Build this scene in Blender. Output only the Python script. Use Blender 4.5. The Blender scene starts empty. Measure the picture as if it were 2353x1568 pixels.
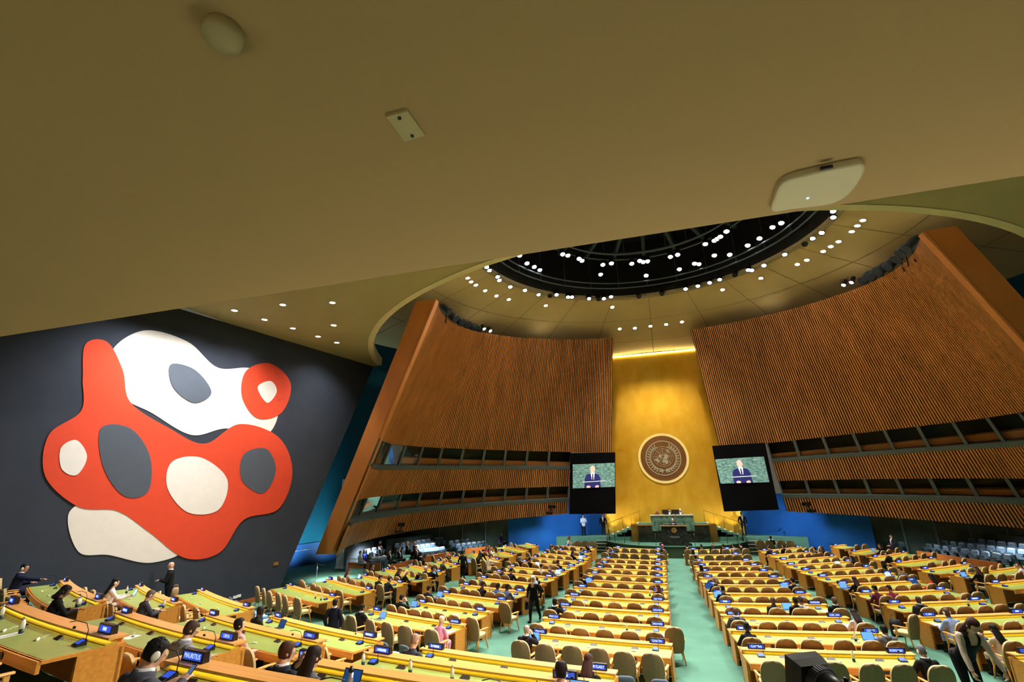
import bpy, bmesh, math, random
import numpy as np
from mathutils import Vector, Matrix
from mathutils.bvhtree import BVHTree
random.seed(7)
PI = math.pi
COL = bpy.context.scene.collection
W, H = 2353, 1568
F = 1107.7
K = 0.87                     # metres per survey unit
CAMZ = 4.93
XC, YC = 0.7613 * K, 53.413 * K   # centre of the seating arcs (foot of the stage wall)

# ------------------------------------------------------------------ camera
def _basis(ax=1515.7, ay=1119.2, slope=-0.0245):
    p1 = np.array([ax - W / 2, ay - H / 2, F])
    p2 = p1 + np.array([1000, 1000 * slope, 0])
    a = p1 / np.linalg.norm(p1)
    up = np.cross(p1, p2); up /= np.linalg.norm(up)
    if up[1] > 0: up = -up
    r = np.cross(a, up); r /= np.linalg.norm(r)
    if r[0] < 0: r = -r
    return np.array([r, a, up])
MB_ = _basis()
CAM = Vector((0, 0, CAMZ))
def ray(px, py):
    return Vector(MB_ @ np.array([px - W / 2, py - H / 2, F]))
def at_z(px, py, z):
    d = ray(px, py); return CAM + d * ((z - CAMZ) / d.z)
def at_y(px, py, y):
    d = ray(px, py); return CAM + d * (y / d.y)
def at_lin(px, py, z0, y0, z1, y1):      # on the inclined plane z(y)
    d = ray(px, py); s = (z1 - z0) / (y1 - y0)
    t = (z0 - s * y0 - CAMZ) / (d.z - s * d.y)
    return CAM + d * t
def at_plane(px, py, p, n):
    d = ray(px, py); t = (p - CAM).dot(n) / d.dot(n); return CAM + d * t
def project(p):
    c = MB_.T @ np.array([p[0], p[1], p[2] - CAMZ])
    return W / 2 + F * c[0] / c[2], H / 2 + F * c[1] / c[2]
cd = bpy.data.cameras.new('camera'); cam = bpy.data.objects.new('camera', cd); COL.objects.link(cam)
cd.sensor_width = 36; cd.lens = F / W * 36; cd.clip_start = 0.05; cd.clip_end = 300
_x = MB_ @ np.array([1., 0, 0]); _y = -(MB_ @ np.array([0, 1., 0])); _z = -(MB_ @ np.array([0, 0, 1.]))
cam.matrix_world = Matrix(((_x[0], _y[0], _z[0], 0), (_x[1], _y[1], _z[1], 0), (_x[2], _y[2], _z[2], CAMZ), (0, 0, 0, 1)))
bpy.context.scene.camera = cam
sc = bpy.context.scene
sc.view_settings.view_transform = 'Standard'
sc.view_settings.look = 'None'
sc.view_settings.exposure = 0.0
cy = sc.cycles
cy.max_bounces = 4; cy.diffuse_bounces = 3; cy.glossy_bounces = 2; cy.transmission_bounces = 2; cy.transparent_max_bounces = 6
cy.caustics_reflective = False; cy.caustics_refractive = False
cy.use_adaptive_sampling = True; cy.adaptive_threshold = .14; cy.adaptive_min_samples = 8; cy.sample_clamp_indirect = 6.0

# ------------------------------------------------------------------ materials
_mats = {}
def s2l(c):
    return tuple(((v / 255) / 12.92 if v / 255 <= .04045 else ((v / 255 + .055) / 1.055) ** 2.4) for v in c)
def mat(name, col, rough=.6, metal=0., var=.12, scale=6., stretch=(1, 1, 1), bump=0., emit=None, es=1., spec=.4, coord='Object', col2=None, detail=4.):
    if name in _mats: return _mats[name]
    m = bpy.data.materials.new(name); m.use_nodes = True
    nt = m.node_tree; b = nt.nodes['Principled BSDF']
    b.inputs['Roughness'].default_value = rough; b.inputs['Metallic'].default_value = metal
    b.inputs['Specular IOR Level'].default_value = spec
    tc = nt.nodes.new('ShaderNodeTexCoord'); mp = nt.nodes.new('ShaderNodeMapping')
    mp.inputs['Scale'].default_value = stretch
    nz = nt.nodes.new('ShaderNodeTexNoise'); nz.inputs['Scale'].default_value = scale; nz.inputs['Detail'].default_value = detail
    nt.links.new(tc.outputs[coord], mp.inputs['Vector']); nt.links.new(mp.outputs['Vector'], nz.inputs['Vector'])
    rp = nt.nodes.new('ShaderNodeValToRGB')
    c2 = col2 if col2 else tuple(min(1, v * (1 + var)) for v in col)
    c1 = col if col2 else tuple(v * (1 - var) for v in col)
    rp.color_ramp.elements[0].position = .3; rp.color_ramp.elements[1].position = .7
    rp.color_ramp.elements[0].color = (*c1, 1); rp.color_ramp.elements[1].color = (*c2, 1)
    nt.links.new(nz.outputs['Fac'], rp.inputs['Fac']); nt.links.new(rp.outputs['Color'], b.inputs['Base Color'])
    if bump:
        bp = nt.nodes.new('ShaderNodeBump'); bp.inputs['Strength'].default_value = bump; bp.inputs['Distance'].default_value = .02
        nt.links.new(nz.outputs['Fac'], bp.inputs['Height']); nt.links.new(bp.outputs['Normal'], b.inputs['Normal'])
    if emit:
        b.inputs['Emission Color'].default_value = (*emit, 1); b.inputs['Emission Strength'].default_value = es
    _mats[name] = m
    return m
def cloth(c, rough=.85):
    key = 'cloth_%d_%d_%d' % tuple(int(v) for v in c)
    return mat(key, s2l(c), rough, var=.15, scale=14, spec=.2)
def skin(c):
    return mat('skin_%d_%d_%d' % tuple(c), s2l(c), .55, var=.06, scale=9)
def glow(name, col, es):
    return mat(name, col, .5, emit=col, es=es, var=.02)

WOOD = mat('honey_maple', s2l((222, 148, 62)), .38, var=.13, scale=2.2, stretch=(.6, 9, 9))
WOOD_L = mat('pale_maple_ledge', s2l((236, 170, 92)), .33, var=.10, scale=2.5, stretch=(.5, 8, 8))
WOOD_D = mat('orange_brown_veneer', s2l((168, 92, 34)), .45, var=.14, scale=2.2, stretch=(5, 5, .6))
WOOD_CAP = mat('end_cap_veneer', s2l((190, 120, 58)), .5, var=.08, scale=1.2, stretch=(1, 1, .5))
SLAT = mat('walnut_slat', s2l((186, 122, 62)), .5, var=.16, scale=1.3, stretch=(1.0, 1.0, .08), detail=2)
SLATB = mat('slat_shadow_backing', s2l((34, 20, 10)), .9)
GREEN_TOP = mat('olive_leather', s2l((146, 164, 84)), .38, var=.06, scale=5)
LIP = mat('yellow_lip', s2l((196, 172, 62)), .45, var=.05)
CARPET = mat('green_carpet', s2l((82, 122, 104)), .95, var=.13, scale=.9, detail=7, spec=.1)
CARPET_D = mat('dark_green_riser', s2l((38, 58, 34)), .8, var=.12, scale=2)
CEIL = mat('khaki_plaster', s2l((160, 146, 102)), .8, var=.05, scale=.35, spec=.15)
DOMEM = mat('dome_plaster_brightened', s2l((200, 176, 124)), .8, var=.06, scale=.4, spec=.15)  # lighter copy of the ceiling plaster, standing in for more light on the dome
SOFFIT = mat('soffit_plaster', s2l((176, 146, 98)), .8, var=.03, scale=.8, spec=.15)
CREAM = mat('cream_trim', s2l((205, 188, 140)), .7, var=.04)
TAN = mat('tan_upholstery', s2l((142, 116, 80)), .8, var=.10, scale=18, spec=.2)
TAN_L = mat('light_tan_upholstery', s2l((196, 172, 124)), .8, var=.08, scale=18, spec=.2)
BLUEGREY = mat('blue_grey_upholstery', s2l((88, 104, 124)), .8, var=.10, scale=18, spec=.2)
BLUE_L = mat('pale_blue_upholstery', s2l((140, 170, 210)), .75, var=.08, scale=18, spec=.2)
BLACK = mat('black_plastic', s2l((18, 18, 20)), .45, var=.1)
BLACKM = mat('matte_black', s2l((7, 7, 9)), .9, var=.1, spec=.05)
DGREY = mat('dark_grey', s2l((46, 48, 52)), .6)
MULL = mat('grey_green_mullion', s2l((72, 82, 80)), .5)
WHITE = mat('white_plastic', s2l((228, 226, 218)), .45, var=.03)
PAPER = mat('white_paper', s2l((236, 236, 232)), .8, var=.02)
STEEL = mat('brushed_steel', s2l((190, 192, 196)), .3, metal=.8)
GOLD = mat('gold_leaf_wall', s2l((230, 176, 40)), .40, metal=.6, var=.1, scale=1.1, stretch=(1, 1, .6), bump=.03, col2=s2l((248, 202, 74)), detail=7)
BRONZE = mat('bronze_disc', s2l((134, 90, 48)), .42, metal=.45, var=.08)
SILVER = mat('silver_relief', s2l((206, 200, 186)), .35, metal=.4, var=.04)
MARBLE_G = mat('green_marble', s2l((34, 66, 50)), .2, var=.5, scale=3.2, col2=s2l((96, 128, 108)), detail=9)
MARBLE_B = mat('black_marble', s2l((10, 14, 11)), .14, scale=4, col2=s2l((34, 42, 36)), detail=9)
BLUEWALL = mat('blue_light_tinted_wall', s2l((32, 88, 160)), .85, var=.14, scale=.5, spec=.1)  # the blue light on these walls is put into the base colour
TEAL = mat('teal_recess_wall', s2l((20, 76, 92)), .85, var=.08, scale=.4, spec=.1)
MURALW = mat('charcoal_wall', s2l((54, 58, 67)), .85, var=.06, scale=1.5, spec=.1)
SCREEN_B = glow('blue_sign_screen', s2l((40, 74, 190)), 1.1)
SCREEN_T = glow('pale_blue_lettering', s2l((196, 218, 250)), 1.5)
LAP_SCR = glow('laptop_screen_blue', s2l((92, 150, 226)), 1.0)
LAP_SCR2 = glow('laptop_screen_pale', s2l((170, 212, 246)), 1.1)
LAP_SCR3 = glow('laptop_screen_navy', s2l((20, 66, 130)), .8)
LAMP = glow('lamp_lens', (1., .96, .88), 40.)
LAMP_C = glow('cool_lamp_lens', (.93, .97, 1.), 55.)
def glassmat():
    m = bpy.data.materials.new('booth_glass'); m.use_nodes = True
    nt = m.node_tree; nt.nodes.clear()
    o = nt.nodes.new('ShaderNodeOutputMaterial'); mx = nt.nodes.new('ShaderNodeMixShader')
    t = nt.nodes.new('ShaderNodeBsdfTransparent'); g = nt.nodes.new('ShaderNodeBsdfGlossy'); fr = nt.nodes.new('ShaderNodeFresnel')
    t.inputs['Color'].default_value = (.72, .78, .74, 1); g.inputs['Roughness'].default_value = .08
    fr.inputs['IOR'].default_value = 1.22
    nt.links.new(fr.outputs[0], mx.inputs[0]); nt.links.new(t.outputs[0], mx.inputs[1]); nt.links.new(g.outputs[0], mx.inputs[2])
    nt.links.new(mx.outputs[0], o.inputs[0]); return m
GLASS = glassmat()

# ------------------------------------------------------------------ mesh building
class MB:
    def __init__(s): s.v = []; s.f = []; s.m = []; s.sm = []
    def add(s, vs, fs, mi=0, smooth=False):
        o = len(s.v); s.v += [tuple(v) for v in vs]
        for f in fs: s.f.append(tuple(i + o for i in f)); s.m.append(mi); s.sm.append(smooth)
        return s
    def box(s, x0, x1, y0, y1, z0, z1, mi=0, fn=None):
        vs = [(x, y, z) for z in (z0, z1) for y in (y0, y1) for x in (x0, x1)]
        if fn: vs = [fn(v) for v in vs]
        return s.add(vs, [(0, 2, 3, 1), (4, 5, 7, 6), (0, 1, 5, 4), (2, 6, 7, 3), (0, 4, 6, 2), (1, 3, 7, 5)], mi)
    def hexa(s, p, mi=0):   # 8 points: bottom quad ccw, top quad ccw
        return s.add(p, [(3, 2, 1, 0), (4, 5, 6, 7), (0, 1, 5, 4), (1, 2, 6, 5), (2, 3, 7, 6), (3, 0, 4, 7)], mi)
    def strip(s, secs, mi=0, closed_ends=True, smooth=False):   # loft of closed sections (lists of equal length)
        n = len(secs[0]); vs = [p for q in secs for p in q]; fs = []
        for i in range(len(secs) - 1):
            for j in range(n):
                a = i * n + j; b = i * n + (j + 1) % n
                fs.append((a, b, b + n, a + n))
        if closed_ends:
            fs.append(tuple(range(n - 1, -1, -1))); fs.append(tuple((len(secs) - 1) * n + j for j in range(n)))
        return s.add(vs, fs, mi, smooth)
    def grid(s, rows, mi=0, smooth=False):   # open grid of points
        n = len(rows[0]); vs = [p for r in rows for p in r]
        fs = [(i * n + j, i * n + j + 1, (i + 1) * n + j + 1, (i + 1) * n + j) for i in range(len(rows) - 1) for j in range(n - 1)]
        return s.add(vs, fs, mi, smooth)
    def tube(s, pts, r, n=8, mi=0, caps=True, smooth=True):
        pts = [Vector(p) for p in pts]; rs = r if isinstance(r, (list, tuple)) else [r] * len(pts)
        secs = []; up = Vector((0, 0, 1))
        for i, p in enumerate(pts):
            t = (pts[min(i + 1, len(pts) - 1)] - pts[max(i - 1, 0)]).normalized()
            a = t.cross(up if abs(t.z) < .95 else Vector((1, 0, 0))).normalized(); b = t.cross(a)
            secs.append([tuple(p + (a * math.cos(2 * PI * k / n) + b * math.sin(2 * PI * k / n)) * rs[i]) for k in range(n)])
        return s.strip(secs, mi, caps, smooth)
    def lathe(s, prof, n=12, mi=0, c=(0, 0, 0), smooth=True):
        secs = [[(c[0] + r * math.cos(2 * PI * k / n), c[1] + r * math.sin(2 * PI * k / n), c[2] + z) for k in range(n)] for r, z in prof]
        return s.strip(secs, mi, True, smooth)
    def ell(s, c, r, n=12, m=8, mi=0, fn=None):
        secs = []
        for i in range(m + 1):
            t = PI * (i + .02) / (m + .04) - PI / 2
            q = [(c[0] + r[0] * math.cos(t) * math.cos(2 * PI * k / n), c[1] + r[1] * math.cos(t) * math.sin(2 * PI * k / n), c[2] + r[2] * math.sin(t)) for k in range(n)]
            secs.append([fn(p) for p in q] if fn else q)
        return s.strip(secs, mi, True, True)
    def poly(s, pts, mi=0):
        return s.add(pts, [tuple(range(len(pts)))], mi)
    def xf(s, M):
        s.v = [tuple(M @ Vector(v)) for v in s.v]; return s
    def join(s, o):
        k = len(s.v); s.v += o.v; s.f += [tuple(i + k for i in f) for f in o.f]; s.m += o.m; s.sm += o.sm; return s
    def mesh(s, name, mats):
        me = bpy.data.meshes.new(name); me.from_pydata(s.v, [], s.f)
        for m in (mats if isinstance(mats, (list, tuple)) else [mats]): me.materials.append(m)
        if len(me.polygons) == len(s.m):
            me.polygons.foreach_set('material_index', s.m); me.polygons.foreach_set('use_smooth', s.sm)
        me.update(); return me
    def build(s, name, mats, parent=None, loc=None, rotz=None):
        return link(name, s.mesh(name, mats), parent, loc, rotz)
def link(name, data, parent=None, loc=None, rotz=None):
    o = bpy.data.objects.new(name, data); COL.objects.link(o)
    if parent is not None: o.parent = parent
    if loc is not None: o.location = loc
    if rotz is not None: o.rotation_euler = (0, 0, rotz)
    return o
def tag(o, label=None, cat=None, group=None, kind=None):
    if label: o['label'] = label
    if cat: o['category'] = cat
    if group: o['group'] = group
    if kind: o['kind'] = kind
    return o
def thing(name, label, cat, loc=(0, 0, 0), rotz=0., group=None):
    o = link(name, None, None, loc, rotz); o.empty_display_size = .1
    return tag(o, label, cat, group)
def struct(name, mb, mats, parent=None):
    o = mb.build(name, mats, parent)
    if parent is None: o['kind'] = 'structure'
    return o
def dup(root, loc, rotz, label, group=None):
    r = root.copy(); COL.objects.link(r); r.location = loc; r.rotation_euler = (0, 0, rotz); r['label'] = label
    if group: r['group'] = group
    for ch in root.children:
        c = ch.copy(); COL.objects.link(c); c.parent = r
        for g in ch.children:
            d = g.copy(); COL.objects.link(d); d.parent = c
    return r
ORD = ['first', 'second', 'third', 'fourth', 'fifth', 'sixth', 'seventh', 'eighth', 'ninth', 'tenth', 'eleventh', 'twelfth', 'thirteenth', 'fourteenth', 'fifteenth', 'sixteenth', 'seventeenth', 'eighteenth', 'nineteenth', 'twentieth', 'twenty-first', 'twenty-second', 'twenty-third', 'twenty-fourth', 'twenty-fifth', 'twenty-sixth', 'twenty-seventh', 'twenty-eighth', 'twenty-ninth', 'thirtieth', 'thirty-first', 'thirty-second']
# ================================================================== ARCHITECTURE
def R3(p): return Vector(p)
# ---- floor and the raised rear tiers
mb = MB(); mb.box(-34, 34, -4, 60, -.3, 0)
struct('floor', mb, CARPET)
TIER = [(35.05, .57), (37.1, 1.09), (39.3, 1.66), (41.3, 2.23)]
mb = MB()
for i, (r, z) in enumerate(TIER):
    r0 = r - .42; r1 = (TIER[i + 1][0] - .42) if i < 3 else 44.0
    n = 30; t0, t1 = math.radians(-36), math.radians(-2.5)
    for j in range(n):
        a, b = t0 + (t1 - t0) * j / n, t0 + (t1 - t0) * (j + 1) / n
        P = lambda rr, t, zz: (XC + rr * math.sin(t), YC - rr * math.cos(t), zz)
        mb.hexa([P(r1, a, 0), P(r1, b, 0), P(r0, b, 0), P(r0, a, 0), P(r1, a, z), P(r1, b, z), P(r0, b, z), P(r0, a, z)])
struct('floor_tier', mb, CARPET)

# ---- balcony the photograph was taken from
SZ = CAMZ + .70
e0, e1 = at_z(1110, 600, SZ), at_z(1930, 470, SZ); eY = (e0.y + e1.y) / 2
mb = MB(); mb.box(-9, 12, -5, eY, SZ, SZ + .25)
struct('ceiling_soffit', mb, SOFFIT)
mb = MB(); mb.box(-6, 8, -5, 2.5, 3.05, 3.3)
struct('floor_balcony', mb, CARPET)
mb = MB(); mb.box(-6, 8, -5.2, -5, 3.3, SZ)
struct('wall_rear', mb, SOFFIT)

# ---- side ceilings with the round arch opening
ZC = CAMZ + 9.8 * K
AC = Vector((.749 * K, 39.7 * K)); AR = 22.08 * K
P1 = Vector((-21.1 * K, 33.1 * K)); P2 = Vector((-23.65 * K, 19.7 * K))
wd = (P2 - P1).normalized()                      # along the mural wall towards the rear
def wallx(y): return P1.x + (y - P1.y) * wd.x / wd.y
mb = MB(); N = 90
xl, xr = P1.x - 2, 2 * XC - (P1.x - 2)
rows = []
for i in range(N + 1):
    x = xl + (xr - xl) * i / N
    d = abs(x - AC.x)
    ya = AC.y - math.sqrt(max(0, AR * AR - d * d)) if d < AR - .6 else AC.y - math.sqrt(AR * AR - (AR - .6) ** 2)
    ya = min(ya, P1.y)
    rows.append([(x, 3., ZC), (x, ya, ZC), (x, ya, ZC + .3), (x, 3., ZC + .3)])
mb.strip(rows)
struct('ceiling_side', mb, CEIL)
mb = MB(); secs = []
for i in range(81):
    t = math.radians(-72 + 144 * i / 80)
    c, s = math.cos(t), math.sin(t)
    P = lambda r, z: (AC.x + r * s, AC.y - r * c, z)
    secs.append([P(AR + .30, ZC - .03), P(AR - .02, ZC - .03), P(AR - .02, ZC + .5), P(AR + .30, ZC + .5)])
mb.strip(secs)
struct('trim_1', mb, CREAM)

# ---- dome: cone between the round light opening and the outer walls
OC = Vector((XC + .12, 31.9 * K)); OR = 12.7 * K; OZ = CAMZ + 17.5 * K
def dome_pt(t, f):
    s, c = math.sin(t), math.cos(t)
    bx, by = 27 * K, (22.3 * K if c < 0 else 15.5 * K)
    zo = CAMZ + (13.75 if c < 0 else 13.75 - 1.2 * c) * K
    I = Vector((OC.x + OR * s, OC.y - OR * c, OZ)); O = Vector((OC.x + bx * s, OC.y - by * c, zo))
    return I.lerp(O, f)
mb = MB(); NT = 96
mb.grid([[tuple(dome_pt(2 * PI * i / NT, f / 6)) for i in range(NT + 1)] for f in range(7)], 0, True)
dome = struct('ceiling_dome', mb, DOMEM)
domebvh = BVHTree.FromPolygons([Vector(v) for v in mb.v], mb.f)
# panel joints in the plaster
mb = MB()
for f in (.34, .68):
    for i in range(NT):
        a, b = dome_pt(2 * PI * i / NT, f), dome_pt(2 * PI * (i + 1) / NT, f); a.z -= .02; b.z -= .02
        a2, b2 = dome_pt(2 * PI * i / NT, f + .003), dome_pt(2 * PI * (i + 1) / NT, f + .003); a2.z -= .02; b2.z -= .02
        mb.add([a, b, b2, a2], [(0, 1, 2, 3)])
for i in range(0, NT, 4):
    t = 2 * PI * i / NT; w = .0012
    q = [dome_pt(t - w, .02), dome_pt(t + w, .02), dome_pt(t + w, .98), dome_pt(t - w, .98)]
    for p in q: p.z -= .015
    mb.add(q, [(0, 1, 2, 3)])
struct('trim_2', mb, mat('plaster_joint', s2l((112, 94, 54)), .9))
# dark drum above the opening
mb = MB(); secs = []
for i in range(65):
    t = 2 * PI * i / 64
    P = lambda r, z: (OC.x + r * math.sin(t), OC.y - r * math.cos(t), z)
    secs.append([P(OR, OZ), P(OR, OZ + 5.), P(OR + .2, OZ + 5.), P(OR + .2, OZ)])
mb.strip(secs, 0, False)
mb.lathe([(.01, 0), (OR + .2, 0), (OR + .2, .15), (.01, .15)], 48, 0, (OC.x, OC.y, OZ + 5))
struct('ceiling_lighting_well', mb, mat('black_well', s2l((10, 12, 15)), .9))
# rings and radial beams of the rig
mb = MB()
for r, z in ((OR * .93, .5), (OR * .90, .8), (OR * .66, 1.6), (OR * .62, 1.9), (OR * .58, 1.6), (OR * .34, 3.0)):
    pts = [(OC.x + r * math.sin(2 * PI * i / 64), OC.y - r * math.cos(2 * PI * i / 64), OZ + z) for i in range(65)]
    mb.tube(pts, .06, 5, 0, False)
for i in range(28):
    t = 2 * PI * i / 28
    d = Vector((math.sin(t), -math.cos(t), 0)); n = Vector((-d.y, d.x, 0))
    a = Vector((OC.x, OC.y, OZ + 3.6)) + d * 1.5; b = Vector((OC.x, OC.y, OZ + 3.6)) + d * OR
    for zz in (0,):
        mb.hexa([a - n * .13, a + n * .13, b + n * .13, b - n * .13, a - n * .13 + Vector((0, 0, .5)), a + n * .13 + Vector((0, 0, .5)), b + n * .13 + Vector((0, 0, .5)), b - n * .13 + Vector((0, 0, .5))])
    for rr, z0, z1 in ((OR * .93, .5, 3.6), (OR * .62, 1.9, 3.6)):
        p = Vector((OC.x, OC.y, OZ)) + d * rr
        mb.tube([p + Vector((0, 0, z0)), p + Vector((0, 0, z1))], .025, 4, 0, False)
rig = mb.build('lighting_rig', mat('rig_steel', s2l((84, 98, 110)), .55, metal=.3))
tag(rig, 'dark circular steel lighting rig hung inside the round dome opening', 'lighting rig')
# cream lip round the opening
mb = MB(); secs = []
for i in range(97):
    t = 2 * PI * i / 96
    P = lambda r, z: (OC.x + r * math.sin(t), OC.y - r * math.cos(t), z)
    secs.append([P(OR + .28, OZ - .16), P(OR - .05, OZ - .08), P(OR - .05, OZ + .12), P(OR + .28, OZ + .02)])
mb.strip(secs, 0, False)
struct('trim_3', mb, mat('pale_ring', s2l((150, 136, 104)), .7))

# ---- mural wall (left)
B0 = at_z(632, 1372, 0); Bc = Vector((wallx(B0.y), B0.y))
wn = Vector((-wd.y, wd.x)); wn = wn if wn.x > 0 else -wn      # towards the hall
def wp(y, z, off=0.): return (wallx(y) + wn.x * off, y + wn.y * off, z)
mb = MB()
outl = [(-4, 0), (Bc.y, 0), (P1.y, ZC), (-4, ZC)]
mb.hexa([wp(outl[0][0], outl[0][1], -.5), wp(outl[1][0], outl[1][1], -.5), wp(outl[1][0], outl[1][1]), wp(outl[0][0], outl[0][1]),
         wp(outl[3][0], outl[3][1], -.5), wp(outl[2][0], outl[2][1], -.5), wp(outl[2][0], outl[2][1]), wp(outl[3][0], outl[3][1])])
struct('wall_left', mb, MURALW)
mb = MB(); mb.hexa([wp(9, 0, 0), wp(Bc.y - .05, 0, 0), wp(Bc.y - .05, 0, .05), wp(9, 0, .05), wp(9, .2, 0), wp(Bc.y + .02, .2, 0), wp(Bc.y + .02, .2, .05), wp(9, .2, .05)])
struct('baseboard_left', mb, WOOD_D)
wo3 = Vector(wp(10, 0)); wn3 = Vector((wn.x, wn.y, 0))
def on_wall(px, py, off): return at_plane(px, py, wo3 + wn3 * off, wn3)
# abstract painting: plain generic blobs of the same size and colours
def blob(cx, cy, pts, n=10):
    m = len(pts); out = []
    for i in range(m):
        p0, p1, p2, p3 = [pts[(i + k) % m] for k in (-1, 0, 1, 2)]
        for j in range(n):
            t = j / n
            f = lambda a, b, c, d: .5 * (2 * b + (c - a) * t + (2 * a - 5 * b + 4 * c - d) * t * t + (3 * b - a - 3 * c + d) * t ** 3)
            out.append((f(p0[0], p1[0], p2[0], p3[0]), f(p0[1], p1[1], p2[1], p3[1])))
    return out
RED = mat('mural_red', s2l((206, 62, 28)), .8, var=.04, scale=3)
OFFW = mat('mural_white', s2l((216, 208, 200)), .8, var=.03, scale=3)
GREYP = mat('mural_grey', s2l((70, 76, 86)), .8, var=.04, scale=3)
mural = thing('abstract_mural', 'large abstract mural of red white and grey rounded shapes on charcoal wall', 'mural', tuple(on_wall(400, 1290, .02)))
def mural_part(name, pts, m, off):
    q = blob(0, 0, pts)
    P = [on_wall(x, y, off) for x, y in q]
    b = bmesh.new(); vs = [b.verts.new(p) for p in P]; b.faces.new(vs); b.normal_update(); bmesh.ops.triangulate(b, faces=b.faces[:]); b.normal_update()
    for f in b.faces:
        f.smooth = False
        if f.normal.dot(wn3) < 0: f.normal_flip()
    me = bpy.data.meshes.new(name); b.to_mesh(me); b.free(); me.materials.append(m); me.polygons.foreach_set('use_smooth', [False] * len(me.polygons))
    o = link(name, me, mural); o.matrix_parent_inverse = Matrix.Translation(mural.location).inverted()
    return o
mural_part('white_shape', [(255, 812), (330, 760), (430, 785), (500, 845), (585, 850), (640, 925), (612, 1000), (520, 985), (440, 1000), (350, 950), (275, 905)], OFFW, .02)
mural_part('white_shape', [(158, 1180), (230, 1150), (320, 1200), (420, 1262), (345, 1294), (250, 1276), (180, 1268)], OFFW, .022)
mural_part('red_shape', [(196, 792), (246, 786), (282, 850), (300, 925), (390, 985), (470, 1020), (550, 975), (640, 1005), (672, 1085), (640, 1170), (560, 1195), (505, 1270), (425, 1283), (345, 1225), (270, 1175), (180, 1165), (104, 1095), (112, 1000), (186, 945), (190, 870)], RED, .035)
mural_part('red_shape', [(566, 852), (622, 836), (668, 882), (648, 948), (592, 962), (556, 912)], RED, .035)
mural_part('white_shape', [(592, 890), (622, 876), (636, 900), (614, 926)], OFFW, .05)
mural_part('white_shape', [(395, 1062), (462, 1052), (522, 1102), (502, 1172), (432, 1178), (385, 1122)], OFFW, .05)
mural_part('white_shape', [(140, 1030), (176, 1012), (200, 1050), (176, 1092), (142, 1078)], OFFW, .05)
mural_part('grey_shape', [(232, 985), (300, 985), (345, 1050), (340, 1130), (285, 1140), (238, 1075)], GREYP, .05)
mural_part('grey_shape', [(560, 1045), (612, 1032), (634, 1082), (604, 1134), (556, 1104)], GREYP, .05)
mural_part('grey_shape', [(392, 838), (448, 850), (486, 902), (446, 926), (398, 890)], GREYP, .05)
# small fittings on the mural wall
q = on_wall(634, 1296, .02); mb = MB(); mb.box(-.14, .14, -.01, .01, -.08, .08)
tag(mb.build('wall_plaque', mat('brass', s2l((180, 130, 50)), .4, metal=.6), None, q, math.atan2(-wd.y, -wd.x)), 'small brass plaque on the charcoal wall right of the mural', 'plaque')
for i, (px, py) in enumerate(((540, 1373), (549, 1370))):
    q = on_wall(px, py, .02); mb = MB(); mb.box(-.1, .1, -.012, .012, -.06, .06); mb.box(-.03, .03, .012, .016, -.02, .02, 1)
    tag(mb.build('wall_socket', [WHITE, DGREY], None, q, math.atan2(-wd.y, -wd.x)), ['white wall socket low on the charcoal wall, left of a pair', 'white wall socket low on the charcoal wall, right of a pair'][i], 'socket')

# ---- teal recess wall between the mural and the timber screen, with its blue plinth
for side in (-1, 1):
    a, b = at_z(655, 1308, 0), at_z(775, 1287, 0)
    if side == 1:
        a = Vector((2 * XC - a.x, a.y, 0)); b = Vector((2 * XC - b.x, b.y, 0))
    d = (b - a).normalized(); n = Vector((-d.y, d.x, 0)); A = a - d * 7; Bq = b + d * 10
    mb = MB(); mb.hexa([A, Bq, Bq - n * .0 + Vector((0, .4, 0)), A + Vector((0, .4, 0)), A + Vector((0, 0, 19)), Bq + Vector((0, 0, 19)), Bq + Vector((0, .4, 19)), A + Vector((0, .4, 19))])
    struct('wall_recess_left' if side < 0 else 'wall_recess_right', mb, TEAL)
    if side < 0:
        o = Vector((0, -.35, 0)); mb = MB()
        mb.hexa([A + o, Bq + o, Bq, A, A + o + Vector((0, 0, 1.5)), Bq + o + Vector((0, 0, 1.5)), Bq + Vector((0, 0, 1.5)), A + Vector((0, 0, 1.5))])
        struct('trim_4', mb, mat('blue_plinth', s2l((20, 62, 110)), .7))
        h0, h1 = at_z(700, 1272, 1.25), at_z(745, 1266, 1.25)
        mb = MB(); p0 = A + d * 7.2 + o + Vector((0, -.12, 1.1)); p1 = p0 + d * 3.2
        mb.tube([p0, p1], .03, 8); mb.tube([p0, p0 + Vector((0, .12, 0))], .02, 6); mb.tube([p1, p1 + Vector((0, .12, 0))], .02, 6)
        tag(mb.build('handrail', STEEL), 'steel handrail on the blue plinth beside the mural wall', 'handrail')

# ---- slatted timber screens
TOPC = [(14.4, 28.6, 12.9), (15.4, 31.5, 13.1), (15.9, 34, 13.35), (15.8, 36, 13.5), (15.3, 38.3, 13.7), (14.4, 40, 13.85), (12.5, 42.8, 14.1), (9.6, 45.15, 14.3), (6.3, 46.75, 14.4), (3.7, 47.55, 14.5)]
BOTC = [(22.9, 31, -3.9), (24.3, 33.9, -3.6), (24.4, 35.2, -3.5), (24.0, 36.9, -3.3), (22.5, 40.3, -3.0), (20, 42.3, -2.8), (16.5, 45, -2.55), (13, 46.9, -2.35), (9.2, 48.6, -2.15), (5.5, 49.5, -2.1)]
def resamp(P, n):
    P = [Vector(p) for p in P]; L = [0]
    for a, b in zip(P[:-1], P[1:]): L.append(L[-1] + (b - a).length)
    out = []
    for i in range(n):
        s = L[-1] * i / (n - 1)
        for j in range(len(P) - 1):
            if s <= L[j + 1] + 1e-9:
                out.append(P[j].lerp(P[j + 1], (s - L[j]) / (L[j + 1] - L[j]))); break
    return out
NS = 61
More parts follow.
